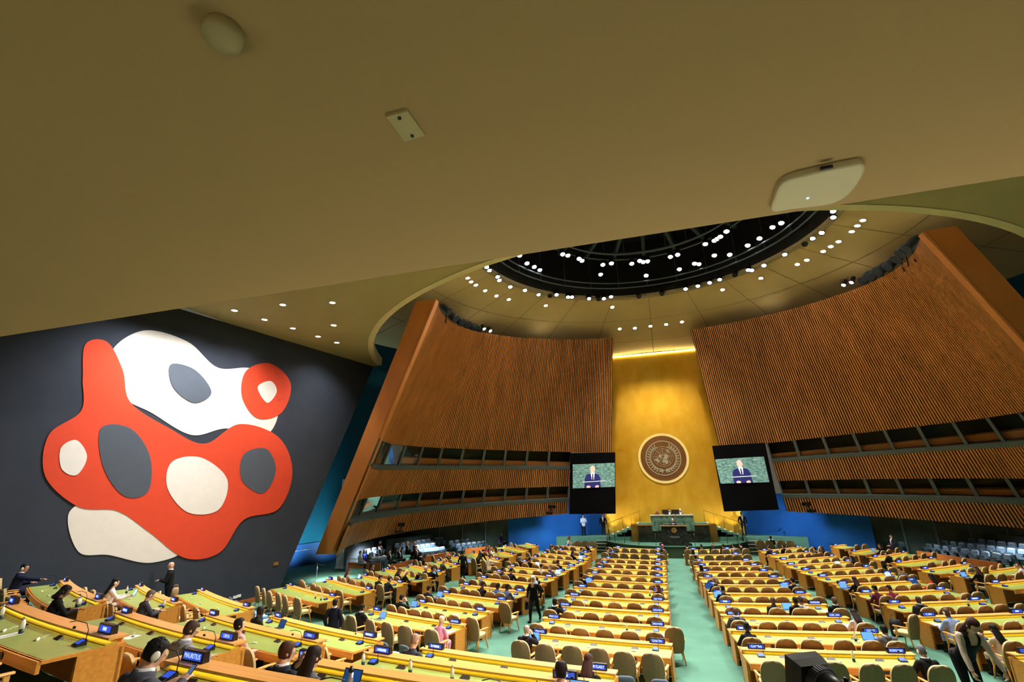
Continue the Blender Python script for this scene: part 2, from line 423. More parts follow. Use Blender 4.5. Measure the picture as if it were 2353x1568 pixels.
def smooth(P):
    for _ in range(6): P = [P[0]] + [(P[i - 1] + P[i] * 2 + P[i + 1]) / 4 for i in range(1, len(P) - 1)] + [P[-1]]
    return P
TT, BB = smooth(resamp(TOPC, NS)), smooth(resamp(BOTC, NS))
def SS(side, u, v, off=0.):
    def raw(uu, vv):
        uu = min(max(uu, 0), 1); i = min(int(uu * (NS - 1)), NS - 2); t = uu * (NS - 1) - i
        p = TT[i].lerp(TT[i + 1], t).lerp(BB[i].lerp(BB[i + 1], t), vv)
        return Vector((XC + side * p.x * K, p.y * K, CAMZ + p.z * K))
    p = raw(u, v)
    if off:
        n = (raw(min(1, u + .01), v) - raw(max(0, u - .01), v)).cross(raw(u, v + .02) - p).normalized()
        if n.dot(Vector((XC, 20, p.z)) - p) < 0: n = -n
        p = p + n * off
    return p
V_U1 = lambda u: .548 + .132 * u
V_S1 = lambda u: .655 + .112 * u
V_B2 = lambda u: .79 + .072 * u
V_S2 = lambda u: .885 + .05 * u
UEND = .86
for side, sn in ((-1, 'left'), (1, 'right')):
    scr = []
    bands = [('upper', lambda u: 0., V_U1, 1.), ('middle', V_S1, V_B2, UEND), ('lower', V_S2, lambda u: 1., UEND)]
    nsl = 150
    for bi, (bn, v0, v1, ue) in enumerate(bands):
        mb = MB(); sh = .0 + .16 * bi
        n = 40
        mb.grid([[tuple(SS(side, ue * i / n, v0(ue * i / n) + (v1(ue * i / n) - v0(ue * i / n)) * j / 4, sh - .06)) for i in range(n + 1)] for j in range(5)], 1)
        ns = int(nsl * ue)
        for i in range(ns):
            u0 = (i + .08) / nsl; u1 = (i + .58) / nsl
            a, b = v0(u0), v1(u0)
            q = []
            for v in (b, a):
                q += [SS(side, u0, v, sh - .05), SS(side, u1, v, sh - .05), SS(side, u1, v, sh + .06), SS(side, u0, v, sh + .06)]
            mb.hexa(q)
        # rails at the lower and upper edge of the balcony fronts
        if bi:
            secs = []
            for i in range(n + 1):
                u = .014 + (ue - .014) * i / n
                secs.append([SS(side, u, v0(u) - .012, sh - .45 * min(1, .25 + i * .2)), SS(side, u, v0(u) - .012, sh + .07), SS(side, u, v0(u) + .006, sh + .07), SS(side, u, v0(u) + .006, sh - .45 * min(1, .25 + i * .2))])
            mb.strip(secs, 2)
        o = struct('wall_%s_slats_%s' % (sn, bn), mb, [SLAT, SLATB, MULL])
    # glazed booth bands
    for bi, (v0, v1) in enumerate(((V_U1, V_S1), (V_B2, V_S2))):
        wi = (1 if side < 0 else 3) + bi
        mb = MB(); n = 24; dp = -1.0; e0 = .055
        g = lambda u, f, off: tuple(SS(side, u * UEND, v0(u * UEND) + (v1(u * UEND) - v0(u * UEND)) * f, off))
        ee = lambda i: e0 + (1 - e0) * i / n
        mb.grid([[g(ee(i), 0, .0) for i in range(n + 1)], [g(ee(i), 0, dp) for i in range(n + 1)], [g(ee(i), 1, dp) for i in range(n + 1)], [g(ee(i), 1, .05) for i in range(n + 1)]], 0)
        mb.grid([[g(e0 * i / 3, f, .0) for i in range(4)] for f in (0, .5, 1)], 0)
        mb.add([g(e0, 0, 0), g(e0, 0, dp), g(e0, 1, dp), g(e0, 1, .05)], [(0, 1, 2, 3)]); mb.add([g(1, 0, 0), g(1, 0, dp), g(1, 1, dp), g(1, 1, .05)], [(0, 1, 2, 3)])
        # timber counter inside each booth
        secs = [[g(ee(i), .64, -.55), g(ee(i), .64, -.25), g(ee(i), 1.0, -.22), g(ee(i), 1.0, -.55)] for i in range(n + 1)]
        mb.strip(secs, 1)
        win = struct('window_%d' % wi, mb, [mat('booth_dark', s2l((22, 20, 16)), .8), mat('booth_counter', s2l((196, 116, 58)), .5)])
        npan = 11 if bi == 0 else 12
        for i in range(npan + 1):
            m2 = MB(); u = i / npan; w = .0045
            q = []
            for f in (1, 0):
                q += [g(u - w, f, .02), g(min(u + w, 1), f, .02), g(min(u + w, 1), f, .12), g(u - w, f, .12)]
            m2.hexa(q); m2.build('mullion', MULL, win)
            if i < npan:
                m3 = MB(); m3.grid([[g(u + w, f, .05), g((i + 1) / npan - w, f, .05)] for f in (0, 1)])
                m3.build('pane', GLASS, win)
    # flat end cap of the screen
    t0 = SS(side, 0, 0); b0 = SS(side, 0, 1)
    mb = MB(); ox = Vector((side * 1.28, -.05, 0)); ob = Vector((side * 1.05, -.05, 0)); bk = Vector((0, .5, 0))
    mb.hexa([b0, b0 + ob, b0 + ob + bk, b0 + bk, t0, t0 + ox, t0 + ox + bk, t0 + bk] if side < 0 else [b0 + ob, b0, b0 + bk, b0 + ob + bk, t0 + ox, t0, t0 + bk, t0 + ox + bk])
    struct('trim_%d' % (5 if side < 0 else 6), mb, WOOD_CAP)
    # narrow return of the screen beside the gold wall
    mb = MB(); a, b = SS(side, 1, 0), SS(side, 1, 1); back = Vector((side * .4, 3.2, 0))
    mb.add([a, b, b + back, a + back], [(0, 1, 2, 3)]); struct('trim_%d' % (7 if side < 0 else 8), mb, WOOD_D)

# ---- gold wall and emblem
GY = 53 * K
gt0, gt1 = at_y(1413, 822, GY), at_y(1589, 803, GY)
gb0, gb1 = at_y(1388, 1232, GY), at_y(1703, 1228, GY)
gz = (gt0.z + gt1.z) / 2 + .05; STZ = CAMZ - 4.45 * K
hw_t = (gt1.x - gt0.x) / 2 + .8; hw_b = (gb1.x - gb0.x) / 2 + .2
mb = MB(); n = 12
mb.grid([[(XC + (-1 + 2 * i / n) * (hw_b + (hw_t - hw_b) * j / n), GY, .6 + (gz - .6) * j / n) for i in range(n + 1)] for j in range(n + 1)])
struct('wall_gold', mb, GOLD)
mb = MB(); mb.box(XC - hw_t, XC + hw_t, GY - .12, GY - .04, gz - .1, gz - .02)
tag(mb.build('cove_light', glow('cove_glow', (1., .84, .42), 14)), 'warm strip light along the top edge of the gold wall', 'strip light')
# walls either side of the gold wall, below the screens, blue light coloured in
for side, sn in ((-1, 'left'), (1, 'right')):
    mb = MB()
    pts = [(XC + side * hw_b * .98, GY + .1), (XC + side * 11.0, 43.2), (XC + side * 13.4, 42.0)]
    for a, b in zip(pts[:-1], pts[1:]):
        mb.add([(a[0], a[1], 0), (b[0], b[1], 0), (b[0], b[1], 4.2), (a[0], a[1], 4.2)], [(0, 1, 2, 3)])
    struct('wall_blue_' + sn, mb, BLUEWALL)
# emblem
ec = at_y(1524, 1053, GY - .12); er = (at_y(1583, 1053, GY - .12).x - at_y(1466, 1053, GY - .12).x) / 2
def disc(mb, r0, r1, y0, y1, mi=0, n=72):
    secs = [[(r0 * math.cos(2 * PI * i / n), y1, r0 * math.sin(2 * PI * i / n)), (r1 * math.cos(2 * PI * i / n), y1, r1 * math.sin(2 * PI * i / n)),
             (r1 * math.cos(2 * PI * i / n), y0, r1 * math.sin(2 * PI * i / n)), (r0 * math.cos(2 * PI * i / n), y0, r0 * math.sin(2 * PI * i / n))] for i in range(n + 1)]
    mb.strip(secs, mi, False); return mb
CONT = [  # rough land outlines, (lat, lon)
 [(70, -160), (71, -130), (70, -95), (62, -94), (55, -82), (62, -76), (60, -65), (52, -56), (46, -62), (42, -70), (35, -76), (26, -80), (30, -88), (28, -97), (20, -97), (16, -90), (9, -80), (14, -92), (22, -106), (32, -116), (45, -124), (58, -137), (60, -150), (56, -160), (64, -165)],
 [(82, -50), (80, -20), (70, -24), (61, -43), (70, -54), (77, -70)],
 [(11, -73), (8, -60), (0, -50), (-7, -35), (-22, -41), (-34, -54), (-42, -64), (-54, -68), (-45, -74), (-18, -71), (-5, -81), (4, -78)],
 [(36, -6), (37, 10), (31, 20), (31, 32), (12, 43), (11, 51), (-5, 40), (-25, 34), (-34, 20), (-18, 12), (4, 9), (5, -8), (15, -17), (28, -12)],
 [(37, -9), (43, -9), (48, -4), (54, 9), (58, 6), (70, 20), (68, 42), (73, 70), (77, 104), (72, 130), (70, 170), (62, 178), (60, 162), (52, 157), (60, 150), (54, 137), (39, 126), (31, 121), (21, 108), (10, 106), (2, 103), (16, 96), (22, 90), (8, 77), (22, 70), (26, 57), (13, 45), (30, 35), (37, 36), (38, 26), (40, 19), (45, 13), (43, 4)],
 [(-12, 131), (-12, 142), (-25, 153), (-38, 147), (-32, 134), (-34, 116), (-22, 114)],
 [(-13, 49), (-25, 46), (-16, 44)], [(58, -5), (52, 1), (50, -5)], [(44, 144), (35, 140), (32, 131)], [(4, 115), (-3, 116), (0, 109)]]
def emblem_parts(parent, R, y0, relief, disc_mats, ring_m, line_m, small=False):
    pr = lambda lat, lon: ((90 - lat) / 150 * R * .40 * math.sin(math.radians(lon)), -(90 - lat) / 150 * R * .40 * math.cos(math.radians(lon)))
    mb = MB()
    for c in CONT:
        q = [pr(*p) for p in c]
        b = bmesh.new(); vs = [b.verts.new((x, y0 - relief, z + R * .06)) for x, z in q]; b.faces.new(vs); b.normal_update(); bmesh.ops.triangulate(b, faces=b.faces[:])
        o = len(mb.v); mb.v += [tuple(v.co) for v in b.verts]; b.verts.index_update()
        for f in b.faces: mb.f.append(tuple(v.index + o for v in f.verts)); mb.m.append(0); mb.sm.append(False)
        b.free()
    mb.build('world_map', line_m, parent)
    mb = MB(); cz = R * .06
    for k in range(1, 6):
        r = R * .40 * k / 5; m2 = disc(MB(), r - R * .006, r + R * .006, y0, y0 - relief * .6, 0, 48); m2.v = [(x, y, z + cz) for x, y, z in m2.v]; mb.join(m2)
    for k in range(8):
        t = PI * k / 4; d = Vector((math.cos(t), 0, math.sin(t))); n = Vector((-d.z, 0, d.x)) * R * .006
        a, b = d * R * .08, d * R * .40; o = Vector((0, y0 - relief * .5, cz))
        mb.add([a - n + o, b - n + o, b + n + o, a + n + o], [(0, 1, 2, 3)])
    mb.build('map_grid', line_m, parent)
    for s in (-1, 1):
        mb = MB(); stem = []
        for i in range(15):
            t = math.radians(-97 + 150 * i / 14); rr = R * (.515 + .03 * math.sin(i / 14 * PI))
            stem.append(Vector((s * -rr * math.sin(t - PI / 2 - .0) * 0 + s * rr * math.cos(t), y0 - relief, rr * math.sin(t) + R * .02)))
        for i in range(1, 15):
            p = stem[i]; d = (stem[i] - stem[i - 1]).normalized(); nrm = Vector((-d.z, 0, d.x))
            for sg in (-1, 1):
                l = (d * .85 + nrm * sg * .75).normalized(); w = Vector((-l.z, 0, l.x)) * R * .028; e = p + l * R * .145; mmid = p + l * R * .07
                mb.add([p, mmid + w, e, mmid - w], [(0, 1, 2, 3)])
        mb.tube(stem, R * .012, 5)
        mb.tube([stem[0], stem[0] + Vector((-s * R * .14, 0, -R * .07))], R * .016, 5)
        mb.build('laurel_branch', line_m, parent)
emb = thing('wall_emblem', 'round bronze emblem with silver world map and laurel wreath on gold wall', 'emblem', ec)
disc(MB(), .02, er * .90, .1, -.06, 0).build('disc', BRONZE, emb)
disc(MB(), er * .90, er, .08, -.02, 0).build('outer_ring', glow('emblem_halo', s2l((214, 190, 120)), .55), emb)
disc(MB(), er * .665, er * .70, 0, -.10, 0).build('inner_ring', SILVER, emb)
emblem_parts(emb, er, -.07, .03, None, SILVER, SILVER)

# ---- pillars and glass behind the side seats
for side, sn in ((-1, 'left'), (1, 'right')):
    def gp(off, y): return (XC + side * off, y)
    line = [gp(24.2, 34.8), gp(20.4, 38.8), gp(13.4, 42.0)] if side < 0 else [gp(24.6, 28.0), gp(23.8, 34.4), gp(19.6, 39.2), gp(13.4, 42.0)]
    mb = MB()
    for a, b in zip(line[:-1], line[1:]):
        mb.add([(a[0], a[1] + .8, 0), (b[0], b[1] + .8, 0), (b[0], b[1] + .8, 5), (a[0], a[1] + .8, 5)], [(0, 1, 2, 3)])
    struct('wall_lobby_' + sn, mb, mat('lobby_dark', s2l((34, 48, 52)), .5, var=.4, scale=.8, col2=s2l((78, 96, 92))))
    mb = MB(); mb2 = MB()
    tot = 0
    for a, b in zip(line[:-1], line[1:]):
        a, b = Vector((*a, 0)), Vector((*b, 0)); L = (b - a).length; m = max(2, int(L / 1.7))
        mb.add([a, b, b + Vector((0, 0, 5)), a + Vector((0, 0, 5))], [(0, 1, 2, 3)])
        for i in range(m):
            p = a.lerp(b, i / m); mb2.box(p.x - .04, p.x + .04, p.y - .06, p.y + .06, 0, 5)
    w = struct('window_%d' % (5 if side < 0 else 6), mb2, MULL)
    mb.build('pane', GLASS, w)
PIL = mat('white_pillar', s2l((214, 214, 200)), .6, var=.03)
def pillar(px, py, w, label, z=0.):
    p = at_z(px, py, z); mb = MB(); mb.box(-w / 2, w / 2, -w / 2, w / 2, 0, 6 - z)
    mb.box(-w / 2 - .03, w / 2 + .03, -w / 2 - .03, w / 2 + .03, 0, .12)
    tag(mb.build('pillar', PIL, None, p), label, 'pillar')
pillar(786, 1306, .62, 'white square pillar under the near end of the left timber screen')
pillar(942, 1262, .55, 'pale pillar behind the left blue seats, nearer the mural')
pillar(1112, 1242, .55, 'pale pillar behind the left blue seats, nearer the stage')
pillar(2188, 1262, .55, 'white pillar behind the right blue seats')
# ================================================================== DESKS, SIGNS, CHAIRS
ROWS = [0, 1, 2, 3, 4, 5, 6, 7, 8, 9, 10.5, 12]
BLOCKN = {'A': 'centre-left block', 'B': 'centre-right block', 'CL': 'left block', 'CR': 'right block', 'WL': 'far-left wing', 'WR': 'far-right wing'}
class Desk:
    pass
DESKS = {}
def add_desk(key, p0, p1, z, seats, where, R=None):
    d = Desk(); d.key = key; d.p0 = Vector((p0[0], p0[1])); d.p1 = Vector((p1[0], p1[1])); d.z = z; d.seats = seats; d.where = where
    d.M = (d.p0 + d.p1) / 2; d.u = (d.p1 - d.p0).normalized(); d.v = Vector((-d.u.y, d.u.x)); d.L = (d.p1 - d.p0).length
    d.R = R if R else (d.M - Vector((XC, YC))).length
    d.ang = math.atan2(d.u.y, d.u.x)
    d.dist = math.hypot(d.M.x, d.M.y)
    DESKS[key] = d
    return d
def sag(d, x):
    return -(math.sqrt(max(0, d.R ** 2 - x * x)) - math.sqrt(d.R ** 2 - (d.L / 2) ** 2))
def loc(d, s, y, z=0.):       # local desk coordinates -> world
    q = d.M + d.u * s + d.v * (y + sag(d, s)); return Vector((q.x, q.y, d.z + z))
def lang(d, s):               # heading of the arc at s
    return d.ang + math.atan2(s, math.sqrt(max(.01, d.R ** 2 - s * s))) * 1.0
for ri, n in enumerate(ROWS):
    R = (35.44 - 2.08 * n) * K
    def arc(off): return (XC + off * K, YC - math.sqrt(R * R - (off * K) ** 2))
    rowname = ORD[11 - ri] + ' row from stage'
    fr = 11 - ri
    add_desk('A%d' % ri, arc(-(5.72 - .06 * n)), arc(-.9), 0, 6, ('A', fr))
    bo = max(.78, 1.08 - .05 * n)
    add_desk('B%d' % ri, arc(bo), arc([5.75, 5.85, 5.4, 5.3, 5.25, 5.1, 5.0, 4.9, 4.75, 4.6, 4.4, 4.2][ri]), 0, 6, ('B', fr))
    inn = 8.3 - .28 * n if n <= 8 else 6.14
    add_desk('CL%d' % ri, arc(-(13.3 if ri == 0 else 12.25 - .22 * n)), arc(-inn), 0, 6, ('CL', fr))
    add_desk('CR%d' % ri, arc(inn), arc(12.9 if ri == 0 else 12.25 - .22 * n), 0, 6, ('CR', fr))
for _k, _a, _b, _w in (('CL11', (1293.5, 1254), (1368, 1260.8), ('CL', 0)), ('CL10', (1280, 1263.5), (1356, 1271.7), ('CL', 1)), ('CR11', (1746, 1266.6), (1841.5, 1257), ('CR', 0)), ('CR10', (1766.6, 1276), (1863.8, 1269), ('CR', 1))):
    add_desk(_k, at_z(*_a, .80), at_z(*_b, .80), 0, 6, _w, 18.)
WLP = [((661, 1343.7), (775, 1373), 6), ((751.4, 1330.3), (857.3, 1357), 6), ((831.7, 1321.6), (929.6, 1341.3), 5), ((884.7, 1306.6), (988, 1328.4), 5), ((940.5, 1297.8), (1017, 1316), 5),
       ((1003, 1287.6), (1053, 1300), 4), ((1037, 1278), (1091, 1289), 4), ((1082.7, 1269.6), (1149.4, 1288), 4), ((1144, 1267), (1182, 1275.8), 4), ((1157.5, 1254.7), (1210.6, 1265.6), 3), ((1207.8, 1248.6), (1233.7, 1255.4), 2)]
for i, (a, b, s) in enumerate(WLP):
    add_desk('WL%d' % i, at_z(*a, .80), at_z(*b, .80), 0, s, ('WL', len(WLP) - 1 - i), 22.)
WRP = [((2272, 1341.5), (2440, 1322), 5), ((2188.5, 1319), (2353, 1301), 5), ((2113.5, 1309.6), (2227, 1295.7), 5), ((2054, 1294), (2149.6, 1283), 4), ((2002.5, 1281.8), (2083, 1269), 4), ((1955, 1269), (2010, 1260.5), 3), ((1912, 1255.5), (1944, 1252.0), 2)]
for i, (a, b, s) in enumerate(WRP):
    add_desk('WR%d' % i, at_z(*a, .80), at_z(*b, .80), 0, s, ('WR', len(WRP) - 1 - i), 22.)
# raised rear tiers: (tier, left px, right px)
REAR = {'R1L': (0, (458, 1354.8), (575.7, 1397.5), 6, 'raised first tier by mural wall'), 'R1M': (0, (623, 1415), (872.6, 1469.7), 8, 'raised first tier, middle block'), 'R1C': (0, (969, 1488), (1416, 1546), 8, 'raised first tier, nearest the centre aisle'),
        'R2L': (1, (316.4, 1344.5), (406.5, 1386.4), 6, 'raised second tier by mural wall'), 'R2M': (1, (473, 1410), (737, 1473.4), 8, 'raised second tier, middle block'), 'R2C': (1, (841.5, 1497), (1400, 1573), 8, 'raised second tier, centre block'),
        'R3L': (2, (144.5, 1333.4), (232, 1381), 6, 'raised third tier by mural wall'), 'R3M': (2, (271.3, 1404.4), (548.9, 1478), 8, 'raised third tier, middle block'), 'R3C': (2, (665, 1510), (1230, 1598), 8, 'raised third tier, centre block'),
        'R4M': (3, (12.4, 1383), (267.7, 1463.8), 8, 'raised top tier at the far left'), 'R4C': (3, (393.9, 1513), (900, 1607), 8, 'raised top tier, nearest the camera')}
for k, (t, a, b, s, lab) in REAR.items():
    add_desk(k, at_z(*a, TIER[t][1] + .80), at_z(*b, TIER[t][1] + .80), TIER[t][1], s, ('R', lab))
d0 = at_z(0, 1546, TIER[3][1] + 1.3)
# one more desk end enters the bottom-left corner
def dname(d):
    b, f = d.where
    if b == 'R': return f
    return '%s row from the stage, %s' % (ORD[f], BLOCKN[b])

def build_desk(d):
    near = d.dist < 21.5
    L2 = d.L / 2; n = 10 if near else 6
    t = thing('delegate_desk', 'curved wooden desk with olive green top, ' + dname(d), 'desk', (d.M.x, d.M.y, d.z), d.ang, 'curved delegate desks')
    d.root = t
    def ext(y0, y1, z0, z1, a=-L2, b=L2, m=None):
        m = m or n; mb = MB(); secs = []
        for i in range(m + 1):
            x = a + (b - a) * i / m; s = sag(d, x)
            secs.append([(x, y0 + s, z0), (x, y1 + s, z0), (x, y1 + s, z1), (x, y0 + s, z1)])
        return mb.strip(secs)
    top = ext(-.82, .14, .655, .70); top.join(ext(-.845, -.80, .55, .70, -L2, L2))
    top.build('desktop', WOOD, t)
    ext(-.775, -.10, .70, .704, -L2 + .04, L2 - .04).build('writing_surface', GREEN_TOP, t)
    mb = MB(); secs = []
    for i in range(n + 1):
        x = -L2 + .03 + (d.L - .06) * i / n; s = sag(d, x)
        secs.append([(x, -.115 + s, .70), (x, .03 + s, .70), (x, .03 + s, .742), (x, .015 + s, .742), (x, -.105 + s, .712)])
    mb.strip(secs).build('raised_lip', LIP, t)
    led = ext(-.09, .16, .768, .80)
    m = max(3, d.seats)
    for i in range(m + 1):
        x = -L2 + .12 + (d.L - .24) * i / m; s = sag(d, x)
        led.hexa([(x - .02, -.02 + s, .74), (x + .02, -.02 + s, .74), (x + .02, .14 + s, .70), (x - .02, .14 + s, .70), (x - .02, -.02 + s, .768), (x + .02, -.02 + s, .768), (x + .02, .14 + s, .768), (x - .02, .14 + s, .768)])
    led.build('ledge', WOOD_L, t)
    ext(-.05, -.02, .763, .767, -L2 + .06, L2 - .06).build('light_strip', DESKLIGHT, t)
    ext(.06, .10, .02, .655).build('front_panel', WOOD, t)
    for sg in (-1, 1):
        x = sg * (L2 - .03); s = sag(d, x); mb = MB(); mb.box(x - .03, x + .03, -.42 + s, .13 + s, 0, .655); mb.build('end_panel', WOOD, t)
    if near:
        for sg in (-1, 1):
            x = sg * d.L * .24; s = sag(d, x); yf = -.846 + s
            mb = MB(); mb.box(x - .11, x + .11, yf - .006, yf + .01, .595, .665)
            for q in (-.06, 0, .06): mb.box(x + q - .018, x + q + .018, yf - .009, yf - .005, .61, .645, 1)
            mb.build('socket_panel', [BLACK, DGREY], t)
            for q in (-.20, .20):
                mb = MB(); secs = [[(x + q + .05 * r * math.cos(2 * PI * k / 14), yf - e, .63 + .048 * r * math.sin(2 * PI * k / 14)) for k in range(14)] for r, e in ((1, -.01), (1, .006), (.7, .008))]
                mb.strip(secs).build('speaker_grille', BLACK, t)
        for x in ([-.55, .55] if d.seats < 6 else [-d.L * .33 + .25, 0, d.L * .33 - .25]):
            s = sag(d, x); mb = MB()
            mb.add([(x - .10, -.30 + s, .7045), (x + .10, -.30 + s, .7045), (x + .09, -.22 + s, .7045), (x - .09, -.22 + s, .7045), (x - .07, -.22 + s, .75), (x + .07, -.22 + s, .75)], [(0, 1, 5, 4), (2, 3, 4, 5), (0, 4, 3), (1, 2, 5), (0, 3, 2, 1)])
            mb.build('cable_flap', mat('brown_flap', s2l((62, 44, 24)), .5), t)
    for sg in (-1, 1):
        x = sg * (L2 - .42); s = sag(d, x); yc = -.27 + s
        if not near and d.dist > 34: continue
        mb = MB(); mb.hexa([(x - .085, yc - .06, .704), (x + .085, yc - .06, .704), (x + .085, yc + .07, .704), (x - .085, yc + .07, .704), (x - .085, yc - .05, .725), (x + .085, yc - .05, .725), (x + .085, yc + .07, .775), (x - .085, yc + .07, .775)])
        mu = mb.build('microphone_unit', BLACK, t)
        nn = Vector((0, -.05, .12)).normalized() * .003
        mb = MB(); mb.add([Vector(p) + nn for p in ((x - .065, yc - .03, .7333), (x + .065, yc - .03, .7333), (x + .065, yc + .055, .7687), (x - .065, yc + .055, .7687))], [(0, 1, 2, 3)])
        mb.build('screen', SCREEN_B, mu)
        if near:
            mb = MB(); pts = [(x + .07, yc + .05, .76), (x + .075, yc + .06, .90), (x + .05, yc + .03, .99), (x - .04, yc - .06, 1.03), (x - .12, yc - .12, 1.02)]
            mb.tube(pts, .006, 5); mb.ell((x - .09, yc - .062, .94), (.03, .022, .02), 8, 5); mb.build('gooseneck', BLACK, mu)
DESKLIGHT = glow('desk_strip_light', s2l((250, 232, 84)), 4.6)
for d in DESKS.values(): build_desk(d)

# ---- name signs on the ledges
_font = None
def text_mesh(txt, height, maxw):
    cu = bpy.data.curves.new('t', 'FONT'); cu.body = txt; cu.size = height * 1.35; cu.align_x = 'CENTER'; cu.align_y = 'CENTER'; cu.extrude = 0.0
    o = bpy.data.objects.new('t', cu); COL.objects.link(o)
    dg = bpy.context.evaluated_depsgraph_get(); me = bpy.data.meshes.new_from_object(o.evaluated_get(dg))
    bpy.data.objects.remove(o); bpy.data.curves.remove(cu)
    w = max(v.co.x for v in me.vertices) - min(v.co.x for v in me.vertices)
    sx = min(1., maxw / w)
    for v in me.vertices: v.co = Vector((v.co.x * sx, -.0005, v.co.y))
    me.materials.clear(); me.materials.append(SCREEN_T); return me
TEXT = {('R1C', 1): 'HUNGARY', ('A0', 1): 'GABON', ('A1', 1): 'DOMINICAN REPUBLIC', ('A2', 1): 'COSTA RICA', ('A3', 1): 'CABO VERDE', ('A0', -1): 'FRANCE', ('A1', -1): 'MOROCCO', ('A2', -1): 'CONGO', ('A3', -1): 'BELGIUM',
        ('B0', -1): 'GAMBIA', ('B2', -1): 'CÔTE D’IVOIRE', ('B1', 1): 'EGYPT', ('B0', 1): 'ROMANIA', ('CR1', -1): 'EL SALVADOR', ('CR2', -1): 'CUBA', ('B3', 1): 'CAMEROON', ('B4', 1): 'BENIN', ('R3C', -1): 'BOTSWANA', ('R4C', -1): 'MAURITIUS', ('R2M', 1): 'MALI', ('R3M', 1): 'LIBYA', ('CL0', 1): 'ICELAND', ('CL2', 1): 'HAITI', ('B2', 1): 'CZECHIA'}
def bars(seed):
    r = random.Random(seed); mb = MB(); n = r.randint(4, 8); w = .022; x = -n * w * .7
    for i in range(n):
        a = x + i * w * 1.4
        mb.add([(a, -.0005, -.022), (a + w, -.0005, -.022), (a + w, -.0005, .022), (a, -.0005, .022)], [(0, 1, 2, 3)])
    return mb.mesh('bars', SCREEN_T)
mb = MB(); mb.hexa([(-.208, -.045, 0), (.208, -.045, 0), (.208, .045, 0), (-.208, .045, 0), (-.208, -.03, .12), (.208, -.03, .12), (.208, .04, .12), (-.208, .04, .12)])
SIGN_H = mb.mesh('sign_housing', mat('sign_housing', s2l((30, 18, 18)), .4))
mb = MB(); mb.add([(-.175, -.0462, .02), (.175, -.0462, .02), (.175, -.0352, .102), (-.175, -.0352, .102)], [(0, 1, 2, 3)])
SIGN_S = mb.mesh('sign_screen', SCREEN_B)
GENERIC = [bars(i) for i in range(6)]
SIGNS = {}
for k, d in DESKS.items():
    ends = (-1, 1) if d.seats > 3 else (-1,)
    if k == 'WL10': ends = (1,)
    for sg in ends:
        x = sg * (d.L / 2 - .40)
        if k in ('R2C',) and sg == 1: x = d.L / 2 - .75
        if k in ('R3C', 'R4C') and sg == 1: continue
        txt = TEXT.get((k, sg))
        side = 'left' if sg < 0 else 'right'
        short = {'A': 'centre-left', 'B': 'centre-right', 'CL': 'left', 'CR': 'right', 'WL': 'far-left wing', 'WR': 'far-right wing'}
        if txt: lab = 'black country name sign with blue screen reading %s' % txt
        elif d.where[0] == 'R': lab = 'blue-lit name sign at the %s end of %s' % (side, d.where[1].replace('raised ', '').replace('nearest the ', 'by '))
        else: lab = 'blue-lit name sign, %s end of desk, %s row from stage, %s seats' % (side, ORD[d.where[1]], short[d.where[0]])
        t = thing('name_sign', lab, 'sign', loc(d, x, .05, .80), lang(d, x), 'country name signs on the desk ledges')
        SIGNS[(k, sg)] = t
        link('housing', SIGN_H, t); s = link('screen', SIGN_S, t)
        me = text_mesh(txt, .054, .31) if txt else GENERIC[random.randrange(6)]
        l = link('lettering', me, s); l.location = (0, -.0425, .061); l.rotation_euler = (-math.atan2(.011, .082), 0, 0)

